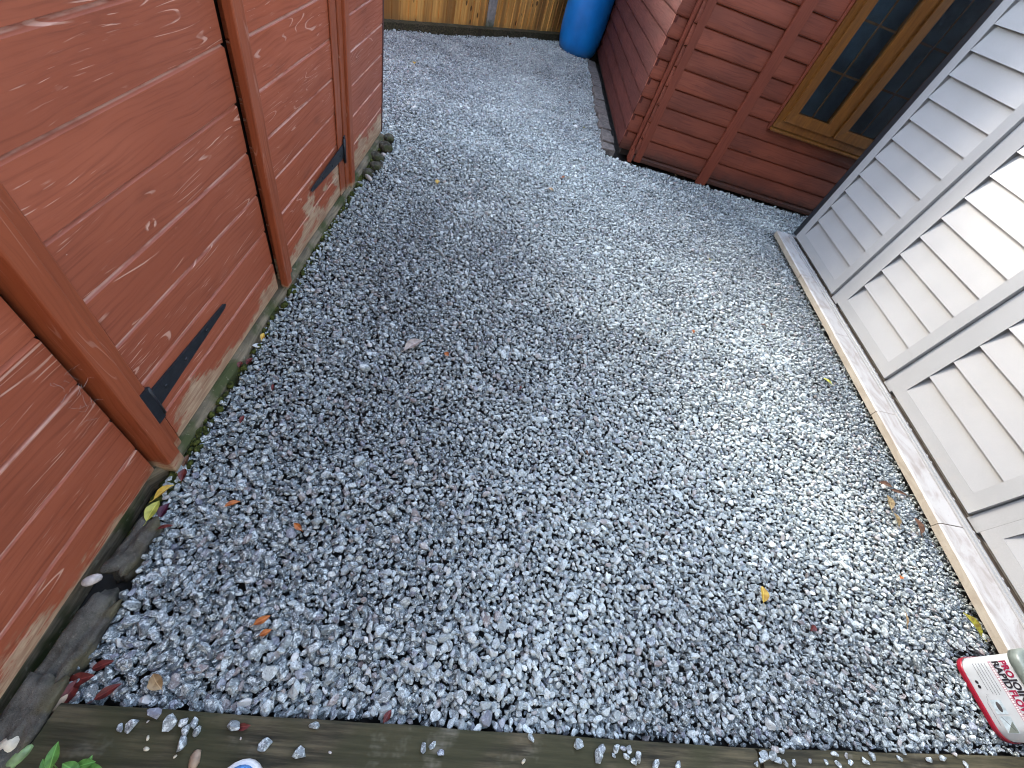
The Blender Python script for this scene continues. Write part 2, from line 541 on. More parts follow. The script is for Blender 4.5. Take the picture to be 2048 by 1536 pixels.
def m_stone(name='crushed_stone', inst=True):
    m = Mat(name, 0.55, 0.5)
    if inst:
        tone, wet_shade, hue = m.attr('tone'), m.attr('wet_shade'), m.attr('hue')  # dampness value also carries shade and sun painted on the path
    else:
        r = m.rand()
        tone, wet_shade, hue = m.math('MULTIPLY', r, 0.8), m.ramp(r, 0, 1, 0.7, 1.0), m.math('FRACT', m.math('MULTIPLY', r, 7.13))
    sh = m.nt.nodes.new('ShaderNodeVectorMath')
    sh.operation = 'ADD'
    m.lk(m.obj, sh.inputs[0])
    m.lk(m.vec(m.math('MULTIPLY', tone, 37.0), m.math('MULTIPLY', hue, 23.0), 0.0), sh.inputs[1])
    p = sh.outputs[0]
    k = 1.0 if inst else 60.0
    n1 = m.noise(p, 1.6 * k, 3.0, 0.6)
    n2 = m.noise(p, 5.0 * k, 3.0, 0.65)
    # dry, dusty tone and the mottled darker rock underneath
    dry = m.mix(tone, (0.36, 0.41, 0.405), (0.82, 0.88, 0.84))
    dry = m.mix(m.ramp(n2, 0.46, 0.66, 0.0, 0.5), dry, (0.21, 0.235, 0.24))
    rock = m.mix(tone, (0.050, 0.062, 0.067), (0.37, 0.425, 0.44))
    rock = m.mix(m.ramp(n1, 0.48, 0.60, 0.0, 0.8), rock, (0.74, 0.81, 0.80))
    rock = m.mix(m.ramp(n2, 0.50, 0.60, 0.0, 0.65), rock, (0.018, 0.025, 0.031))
    c = m.mix(wet_shade, dry, rock)
    pk = m.ramp(hue, 0.93, 0.97)
    c = m.mix(m.math('MULTIPLY', pk, 0.5), c, (0.33, 0.25, 0.23))
    vi = m.math('MULTIPLY', m.ramp(hue, 0.10, 0.0), 0.55)
    c = m.mix(vi, c, (0.19, 0.19, 0.26))
    wh = m.math('MULTIPLY', m.ramp(hue, 0.49, 0.5), m.ramp(hue, 0.515, 0.505))
    c = m.mix(m.math('MULTIPLY', wh, 0.8), c, (0.68, 0.69, 0.66))
    m.color(c)
    m.rough(m.ramp(wet_shade, 0.0, 1.0, 0.7, 0.26))
    m.bump(n2, 0.35, 0.05 if inst else 0.002)
    return m.m


M_STONE = m_stone()
M_LOOSE = m_stone('loose_stone', False)
M_SILL, M_MOSS, M_EDGE = m_sill(), m_moss(), m_edgestone()
M_SLP1, M_SLP2 = m_sleeper(0.75), m_sleeper(0.35)
M_RAIL = m_grey_plastic('grey_vinyl_rail', 0.0)
M_GREY, M_KERB, M_SETT, M_OAK, M_FENCE = m_grey_plastic(), m_kerb(), m_sett(), m_oak(), m_fence()
M_POST = m_concrete('concrete_post_grey', (0.30, 0.29, 0.27), 0.8)
M_GBOARD = m_sleeper(0.5)
M_BARREL = m_barrel()
M_IRON = m_plain('black_iron', (0.011, 0.013, 0.017), 0.42, 0.4, 60.0, 0.2)
M_FELT = m_plain('roof_felt', (0.05, 0.05, 0.05), 0.9, 0.3, 200.0, 0.4)
M_DARK = m_plain('anthracite_trim', (0.006, 0.008, 0.012), 0.5, 0.2)
M_INSIDE = m_plain('interior_reflection_tint', (0.15, 0.20, 0.25), 0.9, 0.5, 3.0)
M_SOIL = m_plain('dark_soil', (0.022, 0.021, 0.020), 0.95, 0.5, 14.0, 0.8)
M_BAR = m_plain('brown_glazing_bar', (0.30, 0.13, 0.045), 0.5, 0.15)
M_WHITE = m_plain('white_tub_plastic', (0.50, 0.53, 0.55), 0.36, 0.04)
M_TUBRED = m_plain('tub_dark_red', (0.23, 0.008, 0.022), 0.36, 0.12)
M_TUBGREY = m_plain('tub_grey_plastic', (0.15, 0.175, 0.155), 0.4, 0.12, 60.0)
M_TUBDARK = m_plain('tub_lid_recess', (0.06, 0.055, 0.055), 0.5, 0.3)
M_INKRED = m_plain('label_red_ink', (0.27, 0.010, 0.045), 0.5, 0.1)
M_INKBLK = m_plain('label_black_ink', (0.018, 0.014, 0.018), 0.5, 0.1)
M_INKGREY = m_plain('label_grey_ink', (0.16, 0.17, 0.19), 0.5, 0.1)
M_INKPINK = m_plain('label_pink_ink', (0.42, 0.25, 0.30), 0.5, 0.15, 400.0)
M_INKBLUE = m_plain('label_pale_picture', (0.42, 0.50, 0.54), 0.5, 0.25, 60.0)
M_SHOEBLUE = m_plain('blue_shoe_fabric', (0.10, 0.30, 0.66), 0.8, 0.15, 300.0, 0.5)
M_RUBBER = m_plain('white_rubber', (0.72, 0.72, 0.70), 0.55, 0.06)
M_GLASS = None


def m_glass():
    m = Mat('window_glass', 0.03, 0.5)
    nt = m.nt
    gl = nt.nodes.new('ShaderNodeBsdfGlossy')
    gl.inputs['Roughness'].default_value = 0.03
    tr = nt.nodes.new('ShaderNodeBsdfTransparent')
    tr.inputs[0].default_value = (0.80, 0.88, 0.94, 1)
    fr = nt.nodes.new('ShaderNodeFresnel')
    fr.inputs[0].default_value = 1.55
    mx = nt.nodes.new('ShaderNodeMixShader')
    nt.links.new(fr.outputs[0], mx.inputs[0])
    nt.links.new(tr.outputs[0], mx.inputs[1])
    nt.links.new(gl.outputs[0], mx.inputs[2])
    nt.links.new(mx.outputs[0], nt.nodes['Material Output'].inputs['Surface'])
    return m.m


M_GLASS = m_glass()


def m_leaf(name, c1, c2, rough=0.5):
    m = Mat(name, rough, 0.4)
    n = m.noise(m.obj, 60.0, 4.0, 0.65)
    vein = m.math('ABSOLUTE', m.x)
    c1, c2 = tuple(v * 0.8 for v in c1), tuple(v * 0.75 for v in c2)
    c = m.mix(m.ramp(n, 0.38, 0.64), c1, c2)
    c = m.mix(m.ramp(vein, 0.0012, 0.0004, 0, 0.6), c, tuple(min(1, v * 1.7 + 0.02) for v in c1))
    m.color(c).bump(n, 0.4, 0.001)
    return m.m


LEAFM = {
    'yellow': m_leaf('leaf_yellow', (0.60, 0.40, 0.06), (0.45, 0.25, 0.03)),
    'lime': m_leaf('leaf_lime', (0.50, 0.48, 0.09), (0.30, 0.32, 0.05)),
    'orange': m_leaf('leaf_orange', (0.45, 0.14, 0.025), (0.30, 0.075, 0.015)),
    'red': m_leaf('leaf_red', (0.13, 0.016, 0.012), (0.06, 0.007, 0.007)),
    'purple': m_leaf('leaf_purple', (0.075, 0.010, 0.030), (0.04, 0.006, 0.018)),
    'brown': m_leaf('leaf_brown', (0.13, 0.062, 0.032), (0.07, 0.032, 0.018)),
    'tan': m_leaf('leaf_tan', (0.40, 0.28, 0.14), (0.26, 0.16, 0.07)),
    'buff': m_leaf('leaf_buff', (0.25, 0.19, 0.09), (0.15, 0.10, 0.045)),
    'pale': m_leaf('leaf_pale', (0.42, 0.35, 0.30), (0.26, 0.20, 0.17)),
    'olive': m_leaf('leaf_olive', (0.28, 0.27, 0.02), (0.15, 0.10, 0.012)),
    'green': m_leaf('leaf_green', (0.10, 0.26, 0.045), (0.06, 0.17, 0.025)),
}

# ================================================================== SETTING
# ground under everything
def ground_h(x, y):
    return -0.035


g = MB()
g.add([(-40, -40, -0.06), (40, -40, -0.06), (40, 40, -0.06), (-40, 40, -0.06)], [(0, 1, 2, 3)])
tag(g.build('ground', M_SOIL), 'dark soil under the gravel', None, None, 'structure')


def kerb_x(y):
    return 2.061 + 0.0492 * (y - 0.381)


def fence_pt(s):      # along the fence foot
    return Vector((-1.221 + 0.6729 * s, 4.93 + 0.7397 * s, 0))


def fence_x(y):
    return -1.221 + (y - 4.93) * 0.6729 / 0.7397


def sleeper_y(x):
    if x < 0.98:
        return -0.020 + (x + 0.617) * 0.0115
    return -0.002 + (x - 0.98) * 0.036


# ------------------------------------------------------------------ gravel (uncountable: one object)
def stone_mesh(k, npts, flat):
    r = random.Random(100 + k)
    bm = bmesh.new()
    sx, sy, sz = 1.0, r.uniform(0.66, 0.95), r.uniform(0.5, 0.78)
    for i in range(npts):
        v = Vector((r.gauss(0, 1), r.gauss(0, 1), r.gauss(0, 1))).normalized()
        v *= r.uniform(0.86, 1.06)
        bm.verts.new((v.x * sx, v.y * sy, v.z * sz))
    res = bmesh.ops.convex_hull(bm, input=bm.verts)
    for v in [v for v in bm.verts if not v.link_faces]:
        bm.verts.remove(v)
    bmesh.ops.bevel(bm, geom=list(bm.edges) + list(bm.verts), offset=0.09, segments=1, affect='EDGES', clamp_overlap=True)
    bmesh.ops.recalc_face_normals(bm, faces=bm.faces)
    me = bpy.data.meshes.new('stone')
    bm.to_mesh(me)
    bm.free()
    me.materials.append(M_STONE)
    return me


stone_col = bpy.data.collections.new('gravel_stones')
NV = 14
STONES = []
for k in range(NV):
    me = stone_mesh(k, 13 + (k % 5) * 3, False)
    STONES.append(me)
    o = bpy.data.objects.new('stone_%02d' % k, me)
    stone_col.objects.link(o)


def vnoise(x, y, sc, seed):
    # smooth value noise, vectorised
    X, Y = x / sc + seed * 17.3, y / sc + seed * 9.1
    xi, yi = np.floor(X).astype(np.int64), np.floor(Y).astype(np.int64)
    fx, fy = X - xi, Y - yi
    fx, fy = fx * fx * (3 - 2 * fx), fy * fy * (3 - 2 * fy)

    def h(a, b):
        n = (a * 374761393 + b * 668265263 + seed * 982451653) & 0x7fffffff
        n = ((n ^ (n >> 13)) * 1274126177) & 0x7fffffff
        return ((n ^ (n >> 16)) & 0xffff) / 65535.0
    return (h(xi, yi) * (1 - fx) + h(xi + 1, yi) * fx) * (1 - fy) + (h(xi, yi + 1) * (1 - fx) + h(xi + 1, yi + 1) * fx) * fy


def gravel_points(sp, zoff, seed):
    r = np.random.default_rng(seed)
    xs, ys = np.meshgrid(np.arange(-1.6, 3.7, sp), np.arange(-0.06, 7.3, sp * 0.9))
    xs[1::2] += sp * 0.5
    x = (xs + r.uniform(-0.42, 0.42, xs.shape) * sp).ravel()
    y = (ys + r.uniform(-0.42, 0.42, ys.shape) * sp).ravel()
    slp = np.where(x < 0.98, -0.020 + (x + 0.617) * 0.0115, -0.002 + (x - 0.98) * 0.036)
    ok = y > slp + 0.004
    kx = 2.061 + 0.0492 * (y - 0.381)
    ok &= (y > 3.04) | (x < kx + 0.05)
    left = np.where(y < 0.36, -0.625 - 0.012 * np.sin(y * 23), -0.672)
    left = np.where((y > 2.24) & (y < 2.8), -0.62, left)
    left = np.where((y > 0.36) & (y < 1.3), -0.682 + 0.02 * vnoise(x, y, 0.08, 5), left)
    ok &= (y > 2.8) | (x > left)
    fx = -1.221 + (y - 4.93) * 0.6729 / 0.7397
    ok &= (x > fx + 0.04)
    ok &= (y < 3.57) | (x < 0.86)
    ok &= ~((y > 3.05) & (y < 3.57) & (x > 3.3))
    if zoff > -0.02:
        ok &= ~((x > 1.826) & (x < 2.07) & (y > 0.045) & (y < 0.31))
    x, y = x[ok], y[ok]
    h = (vnoise(x, y, 0.42, 1) - 0.5) * 0.022 + (vnoise(x, y, 0.11, 2) - 0.5) * 0.012
    kx = 2.061 + 0.0492 * (y - 0.381)
    d = np.clip((kx - x) / 0.14, 0, 1)
    h -= np.where(y < 3.04, (1 - d) ** 2 * 0.022, 0)
    d2 = np.clip((y + 0.01) / 0.12, 0, 1)
    h -= (1 - d2) * 0.006
    z = h + zoff + r.uniform(-0.005, 0.005, x.shape)
    return x, y, z, r


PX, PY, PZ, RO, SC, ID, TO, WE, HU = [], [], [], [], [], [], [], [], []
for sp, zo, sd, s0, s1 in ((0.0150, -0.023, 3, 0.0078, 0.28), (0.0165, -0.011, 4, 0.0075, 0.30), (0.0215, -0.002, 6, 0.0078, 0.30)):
    x, y, z, r = gravel_points(sp, zo, sd)
    n = len(x)
    size = s0 * np.exp(r.normal(0, s1, n))
    near = np.clip((0.75 - y) / 0.75, 0, 1) * np.clip((1.2 - x) / 1.8, 0, 1)
    size = np.clip(size * (1.0 + 0.42 * near), 0.004, 0.021)
    rot = np.stack([r.normal(0, 0.45, n), r.normal(0, 0.45, n), r.uniform(0, 6.283, n)], 1)
    asp = np.stack([r.uniform(0.95, 1.3, n), r.uniform(0.8, 1.1, n), r.uniform(0.8, 1.1, n)], 1)
    # damp and dry patches; shade and the sunlit band are painted into it too
    w = 0.50 + 0.6 * (vnoise(x, y, 0.55, 7) - 0.5) + 0.55 * (vnoise(x, y, 0.2, 8) - 0.5) + 0.25 * (vnoise(x, y, 0.07, 9) - 0.5)
    w += 0.5 * np.clip((-0.05 - x + 0.28 * np.clip(y, 0, 3)) / 0.5, -0.3, 0.9) * np.clip((2.6 - y) / 1.2, 0, 1)  # shed side darkened, mostly painting in the shed's shade
    w += 0.22 * np.clip((0.55 - y) / 0.55, 0, 1)  # near end darkened too, setting off the painted band
    # paler swathe painting the sunlit band, from the far middle round to the slabs
    bx = np.interp(y, [0.6, 1.2, 1.9, 2.6, 3.3, 4.5], [1.35, 1.25, 1.15, 0.80, 0.35, 0.15])
    w -= 0.42 * np.exp(-((x - bx) / 0.42) ** 2) * np.clip((y - 0.3) / 0.6, 0, 1)
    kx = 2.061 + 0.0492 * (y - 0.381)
    w += 0.95 * np.clip(1 - (kx - x) / 0.36, 0, 1) * (y < 3.1)  # strip by the slabs darkened to paint its shade
    w += r.normal(0, 0.2, n) + (0.55 if zo < -0.02 else (0.22 if zo < -0.01 else -0.05))  # lower layers darkened to paint the shade between stones
    PX.append(x); PY.append(y); PZ.append(z); RO.append(rot); SC.append(asp * size[:, None])
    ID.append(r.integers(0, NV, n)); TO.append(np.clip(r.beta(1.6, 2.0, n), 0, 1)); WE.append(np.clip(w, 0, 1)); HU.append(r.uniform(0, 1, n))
co = np.stack([np.concatenate(PX), np.concatenate(PY), np.concatenate(PZ)], 1).astype(np.float32)
NP = len(co)
gm = bpy.data.meshes.new('gravel')
gm.vertices.add(NP)
gm.vertices.foreach_set('co', co.ravel())
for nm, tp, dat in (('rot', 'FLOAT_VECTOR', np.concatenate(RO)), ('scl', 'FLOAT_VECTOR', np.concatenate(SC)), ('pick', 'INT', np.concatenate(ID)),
                    ('tone', 'FLOAT', np.concatenate(TO)), ('wet_shade', 'FLOAT', np.concatenate(WE)), ('hue', 'FLOAT', np.concatenate(HU))):
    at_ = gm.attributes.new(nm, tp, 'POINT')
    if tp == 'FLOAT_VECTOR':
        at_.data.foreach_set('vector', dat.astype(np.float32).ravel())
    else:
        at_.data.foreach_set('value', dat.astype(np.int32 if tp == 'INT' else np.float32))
gravel = bpy.data.objects.new('gravel', gm)
COL.objects.link(gravel)
tag(gravel, 'blue grey crushed stone gravel covering the whole path between the sheds', None, None, 'stuff')
ng = bpy.data.node_groups.new('gravel_nodes', 'GeometryNodeTree')
ng.interface.new_socket('Geometry', in_out='INPUT', socket_type='NodeSocketGeometry')
ng.interface.new_socket('Geometry', in_out='OUTPUT', socket_type='NodeSocketGeometry')
gi, go = ng.nodes.new('NodeGroupInput'), ng.nodes.new('NodeGroupOutput')
iop = ng.nodes.new('GeometryNodeInstanceOnPoints')
ci = ng.nodes.new('GeometryNodeCollectionInfo')
ci.inputs['Collection'].default_value = stone_col
ci.inputs['Separate Children'].default_value = True
ci.inputs['Reset Children'].default_value = True


def named(nm, tp):
    n = ng.nodes.new('GeometryNodeInputNamedAttribute')
    n.data_type = tp
    n.inputs['Name'].default_value = nm
    return n.outputs['Attribute']


ng.links.new(gi.outputs[0], iop.inputs['Points'])
ng.links.new(ci.outputs[0], iop.inputs['Instance'])
iop.inputs['Pick Instance'].default_value = True
ng.links.new(named('pick', 'INT'), iop.inputs['Instance Index'])
e2r = ng.nodes.new('FunctionNodeEulerToRotation')
ng.links.new(named('rot', 'FLOAT_VECTOR'), e2r.inputs[0])
ng.links.new(e2r.outputs[0], iop.inputs['Rotation'])
ng.links.new(named('scl', 'FLOAT_VECTOR'), iop.inputs['Scale'])
ng.links.new(iop.outputs[0], go.inputs[0])
gmod = gravel.modifiers.new('scatter', 'NODES')
gmod.node_group = ng
print('gravel stones', NP)

# ================================================================== LEFT SHED
XS = -0.70


def fr_shed(a, d, z):      # wall facing +x
    return (XS + d, a, z)


def shiplap(fr, a0, a1, lines, ztop, depth=0.010, scoop=0.0095, wob=0.0012, seed=0, zbot=None):
    """One mesh of lapped boards: list of joint heights -> boards."""
    b = MB()
    ls = list(lines)
    if zbot is not None:
        ls = [zbot] + [l for l in ls if l > zbot + 0.01]
    ls = [l for l in ls if l < ztop - 0.02] + [ztop]
    for k in range(len(ls) - 1):
        z0, z1 = ls[k], ls[k + 1]
        dd = mnoise.noise(Vector((k * 3.1, seed, 0.5))) * 0.0015
        prof = [(-0.02, z0 + 0.0015), (dd, z0 + 0.0015), (dd + 0.0006, z0 + 0.02), (dd, z1 - scoop),
                (-depth * 0.45, z1 - scoop * 0.72), (-depth * 0.85, z1 - scoop * 0.4), (-depth, z1 - 0.001), (-0.02, z1 - 0.001)]
        b.extrude(fr, prof, a0, a1, 0.1, wob, seed + k * 7.7)
    return b


SH = thing('garden_shed', (XS, 0.9, 0), 'red brown painted timber shed with double doors and black hinges, on the left', 'shed')
LZ = [0.02 + 0.0 + 0.13 * k for k in range(16)]
L1 = [0.028, 0.15, 0.28, 0.41, 0.54, 0.668, 0.799, 0.929, 1.06, 1.19, 1.32, 1.45, 1.58, 1.71, 1.84]
L0 = [0.03, 0.145, 0.275, 0.41, 0.545, 0.675, 0.805, 0.935, 1.06, 1.19, 1.32, 1.45, 1.58, 1.71, 1.84]
TOP = 1.95
shiplap(fr_shed, -0.9, 0.468, L0, TOP, seed=1, zbot=0.03).build('wall_panel', M_SHED, SH)
w2 = shiplap(fr_shed, 2.145, 2.765, [v + 0.02 for v in L1], TOP, 0.0075, 0.0075, seed=3, zbot=0.028).build('wall_panel', M_SHEDR, SH)
w2['label'] = 'wall boards with paint flaked off low down'
d1 = shiplap(lambda a, d, z: (XS + 0.006 + d, a, z), 0.5715, 1.240, L1, TOP - 0.05, seed=5, zbot=0.028).build('door', M_DOOR, SH)
M_DOOR2 = painted_wood('shed_second_door_paint', 'y', (0.34, 0.078, 0.030), (0.40, 0.096, 0.040), PALE, 0.13, 0.012, 0.7, 1.7, 0.52, 23.0)
d2 = shiplap(lambda a, d, z: (XS + 0.006 + d, a, z), 1.29, 2.034, [v - 0.008 for v in L1], TOP - 0.05, 0.0075, 0.0075, seed=6, zbot=0.028).build('door', M_DOOR2, SH)
d2['label'] = 'door with a bare weathered bottom board'
# far end wall, back, and roof of the shed
e = shiplap(lambda a, d, z: (a, 2.765 + d, z), -2.6, XS - 0.012, L1, TOP, seed=8, zbot=0.028)
e.build('end_wall', M_SHED, SH)
e = MB().box((-2.62, -0.9, 0.028), (-2.6, 2.745, TOP)).box((-2.6, -0.92, 0.028), (XS - 0.03, -0.9, TOP))
e.build('back_wall', M_SHED, SH)
r = MB()
r.hexa([(-2.72, -1.0, TOP - 0.01), (-0.62, -1.0, TOP + 0.03), (-0.62, 2.83, TOP + 0.03), (-2.72, 2.83, TOP - 0.01),
        (-2.72, -1.0, TOP + 0.04), (-0.62, -1.0, TOP + 0.08), (-0.62, 2.83, TOP + 0.08), (-2.72, 2.83, TOP + 0.04)])
r.build('roof', M_FELT, SH)


def vstrip(y0, y1, d0, d1, name, z0=0.03, z1=1.95, mat=M_STRIP, parent=SH, bev=0.004, lean=0.0):
    b = MB()
    n = 16
    prof = []
    rings = []
    for i in range(n + 1):
        z = z0 + (z1 - z0) * i / n
        w = mnoise.noise(Vector((y0 * 9, z * 1.6, 3.3))) * 0.0022
        rings.append([(XS + d0, y0 + w, z), (XS + d1, y0 + w, z), (XS + d1, y1 + w, z), (XS + d0, y1 + w, z)])
    b.loft(rings, smooth=False)
    return b.build(name, mat, parent, bev)


vstrip(0.480, 0.5225, -0.02, 0.042, 'door_post', 0.005)
vstrip(0.523, 0.5645, -0.02, 0.016, 'door_post', 0.02)
vstrip(1.252, 1.292, 0.0135, 0.040, 'cover_strip', 0.03, parent=d2)
vstrip(1.2925, 1.352, 0.0075, 0.017, 'door_stile', 0.03, parent=d2)
vstrip(1.968, 2.032, 0.0075, 0.014, 'door_stile', 0.03, parent=d2)
vstrip(2.046, 2.092, -0.02, 0.016, 'door_post', 0.02)
vstrip(2.093, 2.146, -0.02, 0.028, 'door_post', 0.012)
vstrip(2.766, 2.784, -0.05, 0.004, 'corner_post', 0.028, mat=m_plain('dark_corner_paint', (0.055, 0.016, 0.014), 0.6, 0.2))
MB().box((XS - 0.06, 0.40, 0.03), (XS - 0.03, 2.2, 1.9)).build('gap_backing', m_plain('gap_shade', (0.02, 0.012, 0.01), 0.9), SH)  # added dark backing, stands in for the shade inside the door gaps
# weathered bearer under the wall
b = MB()
n = 60
rings = []
for i in range(n + 1):
    y = -0.9 + 3.66 * i / n
    w = mnoise.noise(Vector((y * 6, 0, 1))) * 0.006
    w2_ = mnoise.noise(Vector((y * 9, 4, 1))) * 0.004
    bulge = (0.026 if y > 0.47 else -0.012) + w
    rings.append([(XS - 0.06, y, -0.05), (XS + bulge, y, -0.05), (XS + bulge, y, 0.006 + w2_), (XS + bulge - 0.012, y, 0.0225 + w2_ * 0.5), (XS - 0.06, y, 0.0265)])
b.loft(rings, smooth=False)
b.build('bottom_bearer', M_SILL, SH)


def strap_hinge(parent, yroot, ydir, zc, length, yplate, dface, dplate):
    h = MB()
    s = ydir
    t0, t1 = 0.031, 0.0075
    X0, X1 = XS + dface, XS + dface + 0.004
    pts = [(yroot, zc - t0), (yroot + s * length * 0.97, zc + 0.006 - t1), (yroot + s * length, zc + 0.006), (yroot + s * length * 0.97, zc + 0.006 + t1), (yroot, zc + t0)]
    n = len(pts)
    vs = [(X0, y, z) for y, z in pts] + [(X1, y, z) for y, z in pts]
    fs = [tuple(range(n)), tuple(range(n, 2 * n))] + [(i, (i + 1) % n, n + (i + 1) % n, n + i) for i in range(n)]
    h.add(vs, fs)
    # knuckle
    k = yroot - s * 0.006
    h.tube([(X1 + 0.003, k, zc - 0.052), (X1 + 0.003, k, zc + 0.052)], 0.0065, 8)
    # fixed plate on the post
    p0, p1 = sorted((k - s * 0.002, yplate))
    h.box((XS + dplate, p0, zc - 0.06), (XS + dplate + 0.0045, p1, zc + 0.06))
    for (fy, fz) in ((0.12, 0.0), (0.38, 0.0), (0.68, 0.003)):
        yy = yroot + s * length * fy
        h.tube([(X1 - 0.001, yy, zc + fz), (X1 + 0.002, yy, zc + fz)], 0.005, 8)
    return h.build('hinge', M_IRON, parent)


strap_hinge(d1, 0.574, 1, 0.214, 0.357, 0.532, 0.0075, 0.0145)
strap_hinge(d2, 2.018, -1, 0.226, 0.402, 2.046, 0.0145, 0.017)

# moss creeping along the foot of the shed (uncountable)
b = MB()
for i in range(420):
    y = random.choice((random.uniform(1.25, 2.2), random.uniform(0.3, 0.62), random.uniform(2.15, 2.8), random.uniform(0.6, 1.3)))
    if y > 0.62 and y < 1.25 and random.random() < 0.6:
        continue
    x = XS + 0.022 + abs(random.gauss(0, 0.014))
    rr = random.uniform(0.004, 0.011)
    z = -0.006 + random.uniform(-0.004, 0.006)
    rings = []
    for k, (f, q) in enumerate(((0.9, -0.4), (1.0, 0.1), (0.7, 0.55), (0.25, 0.8))):
        rings.append([(x + rr * f * math.cos(a) * random.uniform(0.8, 1.2), y + rr * 1.4 * f * math.sin(a) * random.uniform(0.8, 1.2), z + rr * q) for a in (0, 1.05, 2.1, 3.14, 4.19, 5.24)])
    b.loft(rings)
tag(b.build('moss', M_MOSS), 'dark green moss creeping along the foot of the red brown shed', None, None, 'stuff')


# ================================================================== SUMMERHOUSE (right, dark red)
YF = 3.588
SU = thing('summerhouse', (2.2, YF, 0), 'dark red timber summerhouse with an oak framed leaded window', 'summerhouse')


def fr_front(a, d, z):
    return (a, YF - d, z)


LS = [0.061 + 0.119 * k for k in range(18)]


def lap(fr, a0, a1, zbot, ztop, seed, depth=0.014):
    b = MB()
    ls = [zbot] + [l for l in LS if zbot + 0.008 < l < ztop - 0.008] + [ztop]
    for k in range(len(ls) - 1):
        z0, z1 = ls[k], ls[k + 1]
        dd = mnoise.noise(Vector((k * 2.7, seed, 0.5))) * 0.001
        prof = [(-0.022, z0 + 0.002), (dd + 0.001, z0 + 0.002), (dd + 0.004, z0 + 0.010), (dd + 0.004, z0 + 0.03), (dd - 0.001, z0 + (z1 - z0) * 0.6),
                (-depth * 0.5, z1 - 0.008), (-depth, z1 - 0.001), (-0.022, z1 - 0.001)]
        b.extrude(fr, prof, a0, a1, 0.12, 0.0009, seed + k * 3.3)
    return b


WX0, WX1, WZ0, WZ1 = 1.935, 2.885, 0.50, 1.86
fw = lap(fr_front, 1.07, WX0, 0.012, 2.1, 31)
t = lap(fr_front, WX0, WX1, 0.012, WZ0, 33); fw.add(t.v, t.f)
t = lap(fr_front, WX0, WX1, WZ1, 2.1, 35); fw.add(t.v, t.f)
t = lap(fr_front, WX1, 3.9, 0.012, 2.1, 37); fw.add(t.v, t.f)
fw.build('front_wall', M_SUM, SU)
MB().box((1.09, YF - 0.0085, 0.012), (1.146, YF - 0.001, 2.1)).build('corner_trim', M_SUMTRIM, SU, 0.002)
MB().box((1.648, YF - 0.026, 0.0), (1.732, YF - 0.002, 2.1)).build('cover_board', M_SUMTRIM, SU, 0.003)
MB().box((1.046, 3.607, 0.0), (1.068, 3.655, 2.1)).build('corner_post', M_SUMTRIM, SU, 0.004)
MB().hexa([(1.045, 3.575, 0.0), (1.075, 3.572, 0.0), (1.078, 3.606, 0.0), (1.045, 3.606, 0.0), (1.057, 3.582, 0.09), (1.072, 3.58, 0.075), (1.072, 3.606, 0.10), (1.057, 3.606, 0.12)]).build('broken_trim_end', M_SUMTRIM, SU)
# recessed end boards and the side wall running away
lap(lambda a, d, z: (a, 3.66 - d, z), 0.957, 1.046, 0.05, 2.1, 41).build('end_boards', M_SUM, SU)
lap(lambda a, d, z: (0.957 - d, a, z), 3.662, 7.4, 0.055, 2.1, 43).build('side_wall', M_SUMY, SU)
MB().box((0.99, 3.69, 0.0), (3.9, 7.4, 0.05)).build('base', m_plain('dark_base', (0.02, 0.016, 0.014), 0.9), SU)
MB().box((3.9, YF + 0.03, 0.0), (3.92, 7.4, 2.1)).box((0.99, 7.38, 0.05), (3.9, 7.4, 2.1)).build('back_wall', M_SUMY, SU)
# inner partition seen through the glass, its blue-grey painting the glass reflection
MB().box((1.2, 4.0, 0.06), (3.8, 4.02, 2.05)).build('inner_partition', M_INSIDE, SU)
r = MB()
r.hexa([(0.8, 3.42, 2.08), (4.1, 3.42, 2.08), (4.1, 7.55, 2.08), (0.8, 7.55, 2.08), (0.8, 3.42, 2.14), (4.1, 3.42, 2.14), (4.1, 5.5, 2.6), (0.8, 5.5, 2.6)])
r.build('roof', M_FELT, SU)
# window
WN = MB()


def wframe(x0, x1, z0, z1, w, y0, y1):
    q = MB()
    # mitred frame: four prisms
    o = [(x0, z0), (x1, z0), (x1, z1), (x0, z1)]
    i = [(x0 + w, z0 + w), (x1 - w, z0 + w), (x1 - w, z1 - w), (x0 + w, z1 - w)]
    for k in range(4):
        a, b_ = o[k], o[(k + 1) % 4]
        c, d = i[(k + 1) % 4], i[k]
        q.hexa([(a[0], y0, a[1]), (b_[0], y0, b_[1]), (c[0], y0 + 0.006, c[1]), (d[0], y0 + 0.006, d[1]),
                (a[0], y1, a[1]), (b_[0], y1, b_[1]), (c[0], y1, c[1]), (d[0], y1, d[1])])
    return q


